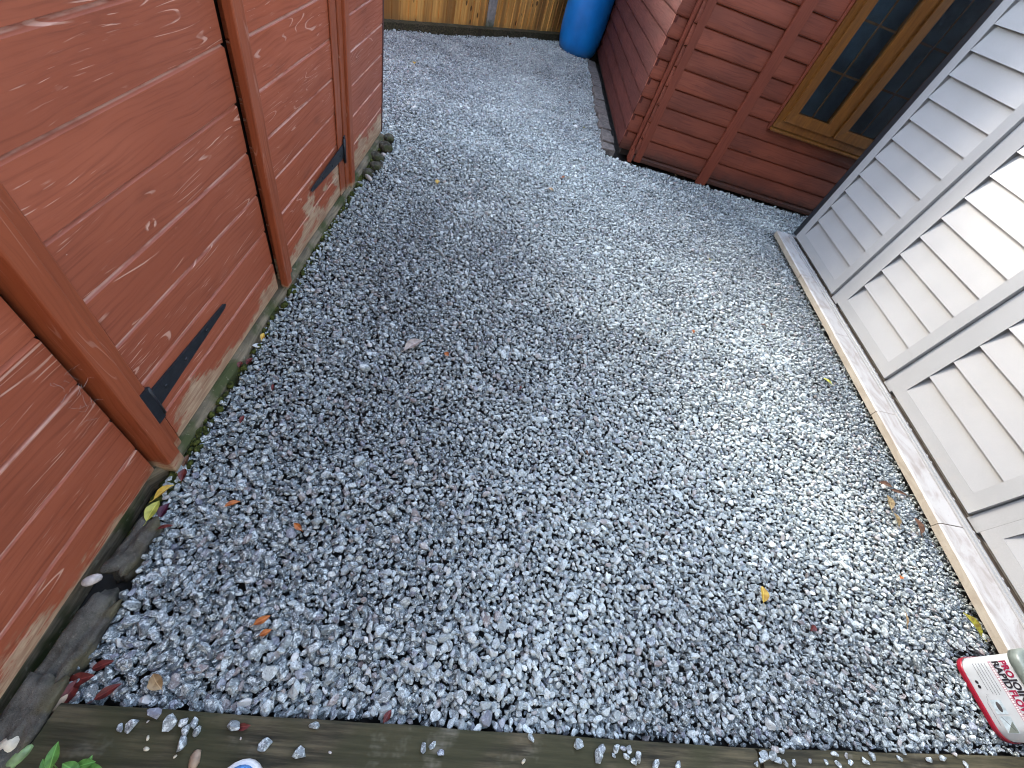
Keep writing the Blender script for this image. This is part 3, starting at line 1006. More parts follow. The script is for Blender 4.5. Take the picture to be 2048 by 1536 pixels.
win = wframe(1.948, 2.872, 0.525, 1.845, 0.05, YF - 0.022, YF + 0.05)
win.box((2.398, YF - 0.02, 0.576), (2.422, YF + 0.05, 1.794))
wno = win.build('window', M_OAK, SU)
MB().hexa([(1.94, YF - 0.05, 0.502), (2.88, YF - 0.05, 0.502), (2.88, YF + 0.02, 0.502), (1.94, YF + 0.02, 0.502),
           (1.94, YF - 0.05, 0.516), (2.88, YF - 0.05, 0.516), (2.88, YF + 0.02, 0.5235), (1.94, YF + 0.02, 0.5235)]).build('sill', M_OAK, wno, 0.003)
MB().box((1.926, YF - 0.016, 0.50), (1.945, YF + 0.01, 1.86)).build('surround_trim', M_SUMTRIM, wno, 0.002)
for x0, x1 in ((1.9985, 2.397), (2.4235, 2.8215)):
    wframe(x0, x1, 0.5765, 1.7935, 0.066, YF - 0.036, YF + 0.03).build('sash', M_OAK, wno)
    MB().box((x0 + 0.062, YF - 0.004, 0.639), (x1 - 0.062, YF + 0.004, 1.731)).build('pane', M_GLASS, wno)
    br = MB()
    xm = (x0 + x1) / 2
    br.box((xm - 0.006, YF + 0.0055, 0.642), (xm + 0.006, YF + 0.010, 1.728))
    for zz in (0.912, 1.181, 1.452):
        br.box((x0 + 0.066, YF + 0.0105, zz - 0.006), (x1 - 0.066, YF + 0.015, zz + 0.006))
    br.build('glazing_bars', M_BAR, wno)

# ================================================================== GREY PLASTIC SHED
GA = 0.0336
GD = Vector((math.sin(GA), math.cos(GA), 0))
GN = Vector((-math.cos(GA), math.sin(GA), 0))
G0 = Vector((2.249, 1.563, 0))        # panel face, start of the second panel
PR = 0.020


def fr_g(a, d, z):
    p = G0 + GD * a + GN * d
    return (p.x, p.y, z)


GS = thing('plastic_shed', (2.27, 1.4, 0), 'pale grey plastic shed with louvred wall panels on a stone edge', 'shed')
GTOP = 1.95
panels = [(0.716, 1.398), (-0.002, 0.633), (-0.750, -0.082), (-1.51, -0.829), (-2.27, -1.59)]
fw0, fw1, fz0 = 0.067, 0.040, 0.060
for k, (a0, a1) in enumerate(panels):
    b = MB()
    f1 = 0.068 if k == 0 else 0.046
    i0, i1 = a0 + fw0, a1 - f1
    zb, zt = 0.072, GTOP - 0.03
    izb, izt = zb + 0.058, zt - 0.03
    # frame, standing proud of the posts
    b.fbox(fr_g, a0, i0, -PR, 0, zb, zt)
    b.fbox(fr_g, i1, a1, -PR, 0, zb, zt)
    b.fbox(fr_g, i0, i1, -PR, 0, zb, izb)
    b.fbox(fr_g, i0, i1, -PR, 0, izt, zt)
    # louvres: flush at the foot, leaning back to the top
    z = izb
    first = True
    while z < izt - 0.01:
        z1 = min(z + 0.1105, izt)
        dp = 0.024 * (z1 - z) / 0.1105
        b.add([fr_g(i0, -0.0015, z), fr_g(i1, -0.0015, z), fr_g(i1, -0.0015 - dp, z1), fr_g(i0, -0.0015 - dp, z1)], [(0, 1, 2, 3)])
        if not first:
            b.add([fr_g(i0, -0.0015, z), fr_g(i1, -0.0015, z), fr_g(i1, -0.0015 - 0.024, z), fr_g(i0, -0.0015 - 0.024, z)], [(0, 3, 2, 1)])
        first = False
        z = z1
    # cheeks of the recess
    b.add([fr_g(i0, 0, izb), fr_g(i0, -0.035, izb), fr_g(i0, -0.035, izt), fr_g(i0, 0, izt)], [(0, 1, 2, 3)])
    b.add([fr_g(i1, 0, izb), fr_g(i1, -0.035, izb), fr_g(i1, -0.035, izt), fr_g(i1, 0, izt)], [(0, 3, 2, 1)])
    b.build('louvre_panel', M_GREY, GS, recalc=False)
for (a0, a1) in ((0.640, 0.712), (-0.077, -0.006), (-0.824, -0.755), (-1.585, -1.515)):
    MB().fbox(fr_g, a0, a1, -0.06, -PR + 0.004, 0.050, GTOP).build('cover_post', M_RAIL, GS, 0.0025)
MB().fbox(fr_g, -2.4, 1.40, -0.07, -0.036, 0.068, GTOP).build('inner_wall', M_GREY, GS)
b = MB().fbox(fr_g, -2.4, 1.43, 0.0065, 0.018, 0.043, 0.0575)
b.fbox(fr_g, -2.4, 1.43, 0.0182, 0.031, 0.043, 0.0520)
for q in np.arange(-2.3, 1.4, 0.18):
    for dq in (0.0, 0.035):
        c = q + dq
        b.fbox(fr_g, c - 0.006, c + 0.006, 0.0025, 0.0063, 0.05, 0.0585)
b.build('base_rail', M_RAIL, GS, 0.0015)
MB().fbox(fr_g, -2.4, 1.43, -0.034, 0.0064, 0.0428, 0.0465).build('dark_channel', m_plain('channel_dirt_shade', (0.055, 0.043, 0.035), 0.9, 0.4, 40.0), GS)  # dirt-brown channel floor, kept dark to paint the gap's shade
MB().fbox(fr_g, 1.4005, 1.458, -0.10, -0.006, 0.067, GTOP).build('corner_post', M_DARK, GS, 0.002)
MB().box((2.36, 2.93, 0.05), (4.1, 2.95, GTOP)).box((4.1, -0.9, 0.05), (4.12, 2.95, GTOP)).build('end_wall', M_GREY, GS)
r = MB().hexa([(2.19, -1.0, GTOP + 0.002), (4.2, -1.0, GTOP + 0.002), (4.2, 3.02, GTOP + 0.002), (2.31, 3.02, GTOP + 0.002), (2.19, -1.0, GTOP + 0.06), (3.2, -1.0, GTOP + 0.45), (3.2, 3.02, GTOP + 0.45), (2.31, 3.02, GTOP + 0.06)])
r.build('roof', M_FELT, GS)

# pale slabs under its edge
KJ = [3.035, 2.475, 1.898, 1.334, 0.760, 0.20, -0.40]
KL = ['pale stone slab with pinkish veins at the far end under the grey shed corner', 'swirl veined pale slab, second from the far end of the stone edge',
      'pale slab with a thin joint at its near end below the first grey louvre post', 'long whitish slab below the middle grey louvre panel',
      'clean white slab with a wide dark joint, beside the curled brown leaves', 'pale slab with a tan face right behind the white tub']
for k in range(6):
    y1, y0 = KJ[k], KJ[k + 1]
    b = MB()
    jog = (0.0, 0.003, 0.0, 0.002, -0.002, 0.002)[k]
    rings = []
    n = 8
    gap = (0.0012, 0.001, 0.0008, 0.0015, 0.0024, 0.001)[k]
    for i in range(n + 1):
        y = (y0 + gap) + (y1 - gap - y0 - gap) * i / n
        w = mnoise.noise(Vector((y * 8, k, 2))) * 0.0018
        x0 = kerb_x(y) - 0.004 + jog + w
        rings.append([(x0 + 0.006, y, 0.004), (x0, y, 0.006), (x0 - 0.001, y, 0.0375), (x0 + 0.006, y, 0.0425), (x0 + 0.24, y, 0.0422), (x0 + 0.24, y, 0.004)])
    b.loft(rings, smooth=False)
    tag(b.build('edging_slab', M_KERB), KL[k], 'edging slab', 'pale slabs along the foot of the grey shed')

# ================================================================== ADDED WALL BEHIND THE VIEWER, BLOCKS SKY LIGHT
BLK = thing('sky_blocker', (0.5, -2.6, 0), 'unseen plain wall added behind the viewer to block sky light', 'sky_blocker')
MB().box((-6, -2.8, -0.05), (7, -2.6, 4.8)).build('wall', m_plain('blocker_render', (0.35, 0.33, 0.30), 0.9, 0.1), BLK)
MB().box((-6.3, -3.4, 4.802), (7.3, -2.3, 4.95)).build('roof', M_FELT, BLK)  # top of the added sky-blocking wall

# ================================================================== FENCE + BARREL
FD = Vector((0.6729, 0.7397, 0))
FN = Vector((FD.y, -FD.x, 0))      # towards the camera side


def fr_f(a, d, z):
    p = fence_pt(a) + FN * d
    return (p.x, p.y, z)


FE = thing('fence', fence_pt(1.3), 'honey brown vertical board fence with a concrete post across the far end', 'fence')
for (a0, a1) in ((-1.6, 1.235), (1.345, 4.1)):
    b = MB()
    a = a0
    k = 0
    while a < a1 - 0.01:
        wd = random.uniform(0.078, 0.098)
        e_ = min(a + wd, a1)
        t0 = random.uniform(0.0, 0.004)
        top = 1.8 + random.uniform(-0.004, 0.004)
        b.hexa([fr_f(a, -0.02, 0.06), fr_f(e_ + 0.012, -0.02, 0.06), fr_f(e_ + 0.012, -0.002 + t0, 0.06), fr_f(a, 0.012 + t0, 0.06),
                fr_f(a, -0.02, top), fr_f(e_ + 0.012, -0.02, top), fr_f(e_ + 0.012, -0.002 + t0, top), fr_f(a, 0.012 + t0, top)])
        a = e_
        k += 1
    b.build('fence_panel', M_FENCE, FE, recalc=True)
MB().fbox(fr_f, 1.24, 1.34, -0.06, 0.03, -0.05, 1.85).build('post', M_POST, FE, 0.006)
b = MB()
rings = []
for i in range(41):
    a = -1.6 + 5.7 * i / 40
    w = mnoise.noise(Vector((a * 4, 0, 8))) * 0.004
    rings.append([fr_f(a, 0.034, -0.06), fr_f(a, 0.092 + w, -0.06), fr_f(a, 0.088 + w, 0.062 + w), fr_f(a, 0.034, 0.07 + w)])
b.loft(rings, smooth=False)
tag(b.build('timber_edging', M_GBOARD), 'long weathered timber lying along the foot of the brown fence', 'timber edging')

BC = Vector((0.70, 6.44, 0))
BA = thing('water_barrel', BC, 'bright blue plastic barrel standing between the fence and the dark red summerhouse', 'barrel')


def lathe(c, prof, seg=48):
    return [[(c.x + r_ * math.cos(2 * math.pi * k / seg), c.y + r_ * math.sin(2 * math.pi * k / seg), z_) for k in range(seg)] for r_, z_ in prof]


b = MB().loft(lathe(BC, [(0.17, -0.012), (0.195, -0.01), (0.215, 0.008), (0.232, 0.05), (0.247, 0.12), (0.255, 0.22), (0.258, 0.35), (0.256, 0.5), (0.255, 0.62), (0.250, 0.72), (0.235, 0.79), (0.22, 0.815), (0.0001, 0.82)]))
b.build('body', M_BARREL, BA)
b = MB().loft(lathe(BC, [(0.222, 0.80), (0.262, 0.80), (0.266, 0.81), (0.266, 0.845), (0.26, 0.855), (0.0001, 0.858)]))
b.build('lid', m_plain('black_lid', (0.02, 0.02, 0.02), 0.4), BA)

# setts along the summerhouse side
SETY = [3.655, 3.79, 3.93, 4.08, 4.25, 4.42, 4.61, 4.80, 5.0, 5.22, 5.45, 5.70, 5.95, 6.2]
ords = ['nearest', 'second', 'third', 'fourth', 'fifth', 'sixth', 'seventh', 'eighth', 'ninth', 'tenth', 'eleventh', 'twelfth', 'farthest']
for k in range(len(SETY) - 1):
    y0, y1 = SETY[k] + 0.004, SETY[k + 1] - 0.004
    x0, x1 = 0.842 + random.uniform(-0.01, 0.01) - (0.008 if k < 2 else 0), 0.940
    b = MB()
    rr = random.Random(k + 55)
    top = 0.022 + rr.uniform(-0.006, 0.008)
    j = lambda s=0.006: rr.uniform(-s, s)
    b.hexa([(x0 - 0.004, y0 + j(), -0.03), (x1, y0 + j(), -0.03), (x1, y1 + j(), -0.03), (x0 - 0.004, y1 + j(), -0.03),
            (x0 + j(), y0 + j(), top + j(.004)), (x1 + j(), y0 + j(), top + j(.004)), (x1 + j(), y1 + j(), top + j(.004)), (x0 + j(), y1 + j(), top + j(.004))])
    o = b.build('stone_sett', M_SETT, None, 0.006)
    tag(o, 'flat brown grey sett beside the summerhouse wall, %s in the row%s' % (ords[k], ' from the broken trim' if k < 12 else ' near the blue barrel'), 'stone sett', 'setts along the summerhouse side')

# ================================================================== SLEEPERS IN FRONT
ZS = 0.016


def sleeper(x0, x1, mat, label, seed, endcut=0.0):
    b = MB()
    n = 40
    rings = []
    for i in range(n + 1):
        x = x0 + (x1 - x0) * i / n
        y1 = sleeper_y(x) + mnoise.noise(Vector((x * 6, seed, 0))) * 0.003
        y1 -= 0.0
        w = mnoise.noise(Vector((x * 5, seed, 5))) * 0.0022
        sk = endcut * (1 - i / n) ** 6
        rings.append([(x - sk, y1 - 0.2, -0.08), (x, y1, -0.08), (x, y1, ZS - 0.005 + w), (x, y1 - 0.006, ZS + w), (x - sk * 0.5, y1 - 0.1, ZS + w), (x - sk, y1 - 0.2, ZS + w)])
    b.loft(rings, smooth=False)
    o = b.build('timber_sleeper', mat)
    tag(o, label, 'timber sleeper', 'sleepers edging the near end of the gravel')


sleeper(-0.607, 0.974, M_SLP1, 'long dark green stained timber sleeper in front of the gravel, with loose stones on it', 1, 0.02)
sleeper(0.986, 2.9, M_SLP2, 'paler olive timber sleeper in front of the white tub, right of the joint', 2)

# ================================================================== STONES ON THE LEFT EDGE
def lump(center, size, rotz, seed, rough=0.18, sub=3, boxy=0.55, tilt=(0, 0)):
    bm = bmesh.new()
    bmesh.ops.create_icosphere(bm, subdivisions=sub, radius=1.0)
    R = Matrix.Rotation(rotz, 3, 'Z') @ Matrix.Rotation(tilt[0], 3, 'X') @ Matrix.Rotation(tilt[1], 3, 'Y')
    vs = []
    for v in bm.verts:
        p = v.co.copy()
        m_ = max(abs(p.x), abs(p.y), abs(p.z))
        p = p.lerp(p / m_, boxy)
        nz = mnoise.noise(p * 1.3 + Vector((seed, 0, 0))) * rough + mnoise.noise(p * 3.3 + Vector((seed, 7, 0))) * rough * 0.4
        p = p * (1 + nz)
        p = Vector((p.x * size[0], p.y * size[1], p.z * size[2]))
        vs.append(R @ p + Vector(center))
    fs = [tuple(v.index for v in f.verts) for f in bm.faces]
    bm.free()
    q = MB()
    q.add(vs, fs, True)
    return q


def lump_thing(name, mat, c, size, rz, seed, label, cat, group=None, **kw):
    # mesh built round its own centre so that the object's origin is the stone
    q = lump((0, 0, 0), size, rz, seed, **kw)
    o = q.build(name, mat)
    o.location = c
    return tag(o, label, cat, group)


lump_thing('edging_stone', M_EDGE, (-0.648, 0.278, -0.010), (0.029, 0.062, 0.038), -0.16, 3.0, 'short mossy dark edging stone between the shed foot and the gravel, farthest of three', 'edging stone', 'rough stones edging the shed', boxy=0.78, rough=0.42, sub=4)
lump_thing('edging_stone', M_EDGE, (-0.641, 0.090, -0.012), (0.031, 0.084, 0.040), -0.10, 9.0, 'dark grey edging stone in front of the small white pebble, middle of three', 'edging stone', 'rough stones edging the shed', boxy=0.78, rough=0.42, sub=4)
lump_thing('edging_stone', M_EDGE, (-0.650, -0.075, -0.012), (0.034, 0.095, 0.042), -0.06, 14.0, 'yellow mossed edging stone reaching past the sleeper end, nearest of three', 'edging stone', 'rough stones edging the shed', boxy=0.78, rough=0.42, sub=4)
M_PEB = m_plain('pale_pebble', (0.44, 0.40, 0.37), 0.5, 0.25, 60.0)
M_CREAM = m_plain('cream_pebble', (0.55, 0.50, 0.38), 0.45, 0.3, 40.0)
M_TANST = m_plain('tan_stone_chip', (0.30, 0.22, 0.15), 0.6, 0.25, 60.0)
p = on_z(184, 1160, 0.03)
lump_thing('pebble', M_PEB, p, (0.019, 0.0115, 0.012), 0.7, 21, 'smooth pale pinkish pebble against the shed foot between two edging stones', 'pebble', sub=2, boxy=0.0, rough=0.08)
p = on_z(18, 1490, 0.02)
lump_thing('pebble', M_CREAM, p, (0.020, 0.015, 0.013), 0.5, 22, 'cream and brown pebble at the foot of the nearest edging stone', 'pebble', sub=2, boxy=0.0, rough=0.12)
p = on_z(35, 1516, 0.015)
lump_thing('pebble', m_plain('green_pebble', (0.16, 0.24, 0.10), 0.5, 0.4, 50.0), p, (0.024, 0.011, 0.011), 1.0, 23, 'greenish pebble with a pale rim near the weed', 'pebble', sub=2, boxy=0.0, rough=0.1)
for (px, py, sx, sy, lb, mt) in ((112, 1408, 0.021, 0.010, 'long tan stone chip wedged at the sleeper corner', M_TANST), (86, 1448, 0.010, 0.007, 'small grey green chip in the gap beside the sleeper end', M_EDGE),
                                 (68, 1478, 0.013, 0.007, 'mossy chip in the gap, just above the brown sliver', M_EDGE), (60, 1494, 0.016, 0.006, 'thin brown sliver of stone in the gap beside the sleeper', M_TANST)):
    p = on_z(px, py, 0.0)
    lump_thing('stone_chip', mt, p, (sx, sy, 0.007), 0.95, px * 0.1, lb, 'stone chip', sub=2, boxy=0.2)
RK = [((-0.650, 2.76, 0.008), 0.030, 'mossy rubble stone right below the shed corner'), ((-0.640, 2.64, 0.005), 0.036, 'roundest dark rubble stone, second from the shed corner'),
      ((-0.655, 2.50, 0.0), 0.034, 'green mossed lump of rubble in the middle of the row by the shed'), ((-0.632, 2.40, -0.002), 0.030, 'brown mossy rubble stone beside a pale pebble'),
      ((-0.655, 2.31, -0.004), 0.028, 'low mossy rubble lump behind the curved pale stone')]
M_RUB = Mat('mossy_rubble', 0.85, 0.25)
_n = M_RUB.noise(M_RUB.obj, 50.0, 4.0, 0.65)
_c = M_RUB.mix(M_RUB.ramp(_n, 0.35, 0.7), (0.035, 0.03, 0.022), (0.13, 0.12, 0.09))
_c = M_RUB.mix(M_RUB.ramp(M_RUB.noise(M_RUB.obj, 22.0, 3.0), 0.48, 0.6, 0, 0.8), _c, (0.035, 0.042, 0.012))
M_RUB.color(_c).bump(_n, 0.7, 0.004)
for k, (c, s_, lb) in enumerate(RK):
    lump_thing('rubble_stone', M_RUB.m, c, (s_, s_ * 1.25, s_ * 0.8), k * 0.7, 30 + k * 3, lb, 'rubble stone', 'mossy rubble by the shed corner', boxy=0.25)
p = on_z(737, 355, 0.012)
lump_thing('pebble', M_PEB, p, (0.030, 0.010, 0.013), -0.7, 51, 'curved pale pebble standing up at the near end of the rubble by the shed', 'pebble', sub=2, boxy=0.0, rough=0.1)
p = on_z(767, 309, 0.018)
lump_thing('pebble', M_PEB, p, (0.014, 0.012, 0.010), 0.3, 52, 'small whitish pebble on the gravel side of the mossy rubble', 'pebble', sub=2, boxy=0.0, rough=0.1)
p = on_z(1429, 547, 0.01)
lump_thing('pebble', m_plain('white_pebble', (0.72, 0.68, 0.62), 0.5, 0.1, 60.0), p, (0.014, 0.011, 0.010), 0.3, 53, 'bright white pebble alone in the gravel near the grey shed', 'pebble', sub=2, boxy=0.0, rough=0.15)

# ================================================================== TUB
TC = Vector((1.955, 0.178, 0))
TA = math.radians(-6.0)      # turn of the front face
TN = Vector((-math.cos(TA), math.sin(TA), 0))
TR = Vector((0, 0, 1)).cross(TN)       # reader's right


def rring(c, hx, hy, rad, z, seg=6):
    pts = []
    for (sx, sy, a0) in ((1, 1, 0), (-1, 1, 90), (-1, -1, 180), (1, -1, 270)):
        for k in range(seg + 1):
            a = math.radians(a0 + 90 * k / seg)
            u, v = sx * (hx - rad) + rad * math.cos(a), sy * (hy - rad) + rad * math.sin(a)
            p_ = c + TN * v + TR * u
            pts.append((p_.x, p_.y, z))
    return pts


TB = thing('sealant_tub', TC, 'white plastic tub of jointing compound with a dark red base band and grey lid', 'tub')
HX, HY, RD = 0.108, 0.104, 0.042
zb = -0.012
b = MB().loft([rring(TC, HX - 0.012, HY - 0.012, RD, zb), rring(TC, HX - 0.004, HY - 0.004, RD, zb + 0.008), rring(TC, HX, HY, RD, 0.012), rring(TC, HX + 0.002, HY + 0.002, RD, 0.155), rring(TC, HX + 0.002, HY + 0.002, RD, 0.165)])
b.build('body', M_WHITE, TB)
b = MB().loft([rring(TC, HX + 0.0022, HY + 0.0022, RD, -0.006), rring(TC, HX + 0.003, HY + 0.003, RD, 0.002), rring(TC, HX + 0.0032, HY + 0.0032, RD, 0.007), rring(TC, HX + 0.0012, HY + 0.0012, RD, 0.0095)], cap=False)
b.build('base_band', M_TUBRED, TB)
b = MB().loft([rring(TC, HX + 0.004, HY + 0.004, RD, 0.150), rring(TC, HX + 0.010, HY + 0.010, RD, 0.152), rring(TC, HX + 0.011, HY + 0.011, RD, 0.176), rring(TC, HX + 0.006, HY + 0.006, RD, 0.182), rring(TC, HX - 0.012, HY - 0.012, RD - 0.01, 0.182), rring(TC, HX - 0.016, HY - 0.016, RD - 0.012, 0.172)], cap=False)
b.build('lid', M_TUBGREY, TB)
b = MB().loft([rring(TC, HX - 0.0155, HY - 0.0155, RD - 0.012, 0.1715), rring(TC, HX - 0.03, HY - 0.03, RD - 0.02, 0.172)])
b.build('lid_recess', M_TUBDARK, TB)


def face(u, z, e=0.0):       # a point on the tub's front face, u from its left edge
    k = (z - 0.012) / 0.143
    p_ = TC + TN * (HY + 0.002 * k + 0.0006 + e) + TR * (u - HX)
    return Vector((p_.x, p_.y, z))


def flat(name, pts, mat, e=0.0):
    q = MB()
    q.add([face(u, z, e) for u, z in pts], [tuple(range(len(pts)))])
    o = q.build(name, mat, TB, recalc=False)
    return o


def lettering(txt, u0, z0, height, width, mat, e=0.0004):
    cu = bpy.data.curves.new('lettering', 'FONT')
    cu.body = txt
    cu.size = 1.0
    cu.space_character = 1.05
    cu.offset = 0.045
    to = bpy.data.objects.new('lettering', cu)
    COL.objects.link(to)
    dg = bpy.context.evaluated_depsgraph_get()
    me = bpy.data.meshes.new_from_object(to.evaluated_get(dg))
    COL.objects.unlink(to)
    bpy.data.objects.remove(to)
    xs = [v.co.x for v in me.vertices]; ys = [v.co.y for v in me.vertices]
    mx, my = max(xs), 0.70
    o0 = world_loc(TB)
    for v in me.vertices:
        p_ = face(u0 + v.co.x / mx * width, z0 + v.co.y / my * height, e)
        v.co = p_ - o0
    me.materials.clear()
    me.materials.append(mat)
    me.name = 'lettering'
    o = bpy.data.objects.new('lettering', me)
    COL.objects.link(o)
    o.parent = TB
    return o


lettering('PRO', 0.016, 0.1212, 0.0172, 0.044, M_INKRED)
lettering('JOINT', 0.0635, 0.1212, 0.0172, 0.072, M_INKBLK)
lettering('\u2122', 0.139, 0.129, 0.010, 0.009, M_INKBLK)
lettering('RAPID', 0.016, 0.1010, 0.0172, 0.070, M_INKBLK)
lettering('FLOW', 0.0895, 0.1010, 0.0172, 0.066, M_INKRED)
lettering('\u2122', 0.159, 0.110, 0.009, 0.008, M_INKRED)
bar = flat('colour_band', [(0.016, 0.0895), (0.180, 0.0895), (0.180, 0.0985), (0.016, 0.0985)], M_INKPINK)
q = MB()
rr = random.Random(4)
u = 0.020
while u < 0.175:
    w_ = rr.uniform(0.002, 0.0045)
    q.add([face(u, 0.0915, 0.0004), face(u + w_, 0.0915, 0.0004), face(u + w_, 0.0965, 0.0004), face(u, 0.0965, 0.0004)], [(0, 1, 2, 3)])
    u += w_ + rr.uniform(0.0012, 0.003)
q.build('small_print', M_RUBBER, TB, recalc=False)
q = MB()
for k in range(5):
    z_ = 0.078 - k * 0.0085
    u = 0.018
    end = (0.092, 0.100, 0.100, 0.098, 0.088)[k]
    while u < end:
        w_ = rr.uniform(0.004, 0.012)
        q.add([face(u, z_, 0.0002), face(min(u + w_, end), z_, 0.0002), face(min(u + w_, end), z_ + 0.0018, 0.0002), face(u, z_ + 0.0018, 0.0002)], [(0, 1, 2, 3)])
        u += w_ + 0.0008
q.build('small_print', M_INKGREY, TB, recalc=False)
q = MB()
for (u0, u1) in ((0.118, 0.140), (0.143, 0.158), (0.160, 0.176)):
    q.add([face(u0, 0.0225, 0.0002), face(u1, 0.0225, 0.0002), face(u1, 0.0240, 0.0002), face(u0, 0.0240, 0.0002)], [(0, 1, 2, 3)])
q.build('small_print', M_INKGREY, TB, recalc=False)
flat('picture', [(0.112, 0.032), (0.147, 0.032), (0.147, 0.063), (0.112, 0.063)], M_INKBLUE)
flat('picture', [(0.152, 0.032), (0.192, 0.032), (0.192, 0.063), (0.152, 0.063)], M_INKBLUE)
flat('pouring_bucket', [(0.1295 + 0.013 * math.cos(a), 0.049 + 0.006 * math.sin(a)) for a in [i * math.pi / 8 for i in range(16)]], M_TUBDARK, 0.0004)
flat('paving_shape', [(0.164, 0.060), (0.191, 0.034), (0.191, 0.062)], M_TUBGREY, 0.0004)
flat('brush_shape', [(0.153, 0.0395), (0.1535, 0.0385), (0.186, 0.056), (0.1855, 0.0572)], M_INKBLK, 0.0006)
flat('icon', [(0.066 + 0.0048 * math.cos(a), 0.0270 + 0.0044 * math.sin(a)) for a in [i * math.pi / 6 for i in range(12)]], M_INKBLK, 0.0003)
flat('icon', [(0.078 + 0.0048 * math.cos(a), 0.0270 + 0.0044 * math.sin(a)) for a in [i * math.pi / 6 for i in range(12)]], M_INKBLK, 0.0003)
q = MB()
sc = [(0.096, 0.030), (0.099, 0.041), (0.0975, 0.033), (0.103, 0.036), (0.102, 0.030), (0.111, 0.028), (0.116, 0.026)]
for k in range(len(sc) - 1):
    (ua, za), (ub, zb_) = sc[k], sc[k + 1]
    q.add([face(ua, za, 0.0003), face(ub, zb_, 0.0003), face(ub + 0.0004, zb_ + 0.0008, 0.0003), face(ua + 0.0004, za + 0.0008, 0.0003)], [(0, 1, 2, 3)])
q.build('pen_mark', M_INKGREY, TB, recalc=False)

# ================================================================== SHOE TIP
SP = on_z(495, 1517, 0.045)
SHX = thing('trainer', (SP.x - 0.0, SP.y - 0.02, ZS), 'blue trainer with a white rubber toe standing on the dark sleeper', 'shoe')


def shoe_ring(z, grow, c, lx=0.046, back=0.20):
    pts = []
    for k in range(28):
        a = 2 * math.pi * k / 28
        u, v = math.cos(a), math.sin(a)
        wid = lx + grow
        if v >= 0:
            pts.append((c.x + u * wid, c.y + v * (0.062 + grow), z))
        else:
            pts.append((c.x + u * wid * (1 - 0.12 * abs(v)), c.y + v * (back + grow), z))
    return pts


sc_ = Vector((SP.x, SP.y - 0.066, 0))
MB().loft([shoe_ring(ZS, 0.0, sc_), shoe_ring(ZS + 0.004, 0.003, sc_), shoe_ring(ZS + 0.026, 0.003, sc_), shoe_ring(ZS + 0.030, 0.0, sc_)]).build('sole', M_RUBBER, SHX)
up = []
for z_, gr, sh in ((ZS + 0.0302, -0.0045, 0), (ZS + 0.042, -0.006, -0.002), (ZS + 0.052, -0.016, -0.010), (ZS + 0.060, -0.024, -0.025)):
    up.append(shoe_ring(z_, gr, sc_ + Vector((0, sh, 0))))
MB().loft(up).build('upper', M_SHOEBLUE, SHX)

# ================================================================== LOOSE STONES ON THE SLEEPERS
loose = [(262, 1451, 15), (240, 1457, 9), (310, 1426, 15), (339, 1445, 14), (369, 1443, 11), (388, 1445, 11), (372, 1462, 11), (394, 1461, 10), (362, 1487, 12),
         (467, 1451, 13), (628, 1453, 12), (530, 1490, 14), (598, 1506, 14), (847, 1496, 10), (866, 1490, 10), (882, 1506, 10), (1062, 1475, 10), (1157, 1488, 12), (1196, 1512, 13),
         (1204, 1496, 12), (1233, 1496, 11), (1247, 1497, 8), (1259, 1499, 9), (1253, 1513, 9), (1227, 1511, 6), (1279, 1514, 13), (1268, 1523, 9), (1311, 1529, 12), (1357, 1529, 10),
         (1528, 1510, 12), (1544, 1511, 12), (1551, 1498, 12), (1555, 1521, 11), (1524, 1521, 10), (1514, 1528, 9), (1563, 1502, 10), (1571, 1526, 9), (1588, 1526, 8),
         (1621, 1522, 6), (1653, 1524, 7), (1670, 1509, 11), (1676, 1528, 9), (1693, 1512, 8), (1702, 1525, 9), (1730, 1522, 11), (1745, 1512, 10), (1799, 1516, 8), (1808, 1505, 8),
         (1857, 1519, 10), (1886, 1516, 11), (1910, 1509, 8), (1932, 1530, 10)]
ORD = ['first', 'second', 'third', 'fourth', 'fifth', 'sixth', 'seventh', 'eighth', 'ninth', 'tenth', 'eleventh', 'twelfth', '13th', '14th', '15th', '16th', '17th', '18th', '19th', '20th',
       '21st', '22nd', '23rd', '24th', '25th', '26th', '27th', '28th', '29th', '30th', '31st', '32nd', '33rd', '34th', '35th', '36th', '37th', '38th', '39th', '40th', '41st', '42nd', '43rd', '44th', '45th', '46th', '47th', '48th', '49th', '50th', '51st', '52nd']
loose.sort()
for k, (px, py, s_) in enumerate(loose):
    on_second = px > 1512
    me = STONES[k % NV]
    if me.get('own') is None:
        pass
    bm = bmesh.new(); bm.from_mesh(me)
    r_ = random.Random(k)
    sz = s_ * 0.001
    R = Matrix.Rotation(r_.uniform(0, 6.28), 3, 'Z') @ Matrix.Rotation(r_.uniform(-0.3, 0.3), 3, 'X')
    for v in bm.verts:
        v.co = R @ (Vector((v.co.x * 1.15, v.co.y, v.co.z)) * sz)
    lo = min(v.co.z for v in bm.verts)
    me2 = bpy.data.meshes.new('loose_stone'); bm.to_mesh(me2); bm.free()
    me2.materials.clear(); me2.materials.append(M_LOOSE)
    p = on_z(px, py, ZS + sz * 0.5)
    o = bpy.data.objects.new('loose_stone', me2)
    COL.objects.link(o)
    o.location = (p.x, p.y, ZS - lo - 0.001)
    lab = 'loose gravel stone on the %s, %s of all loose stones from the left' % ('olive sleeper' if on_second else 'dark sleeper', ORD[k])
    tag(o, lab, 'stone', 'gravel stones lying loose on the sleepers')

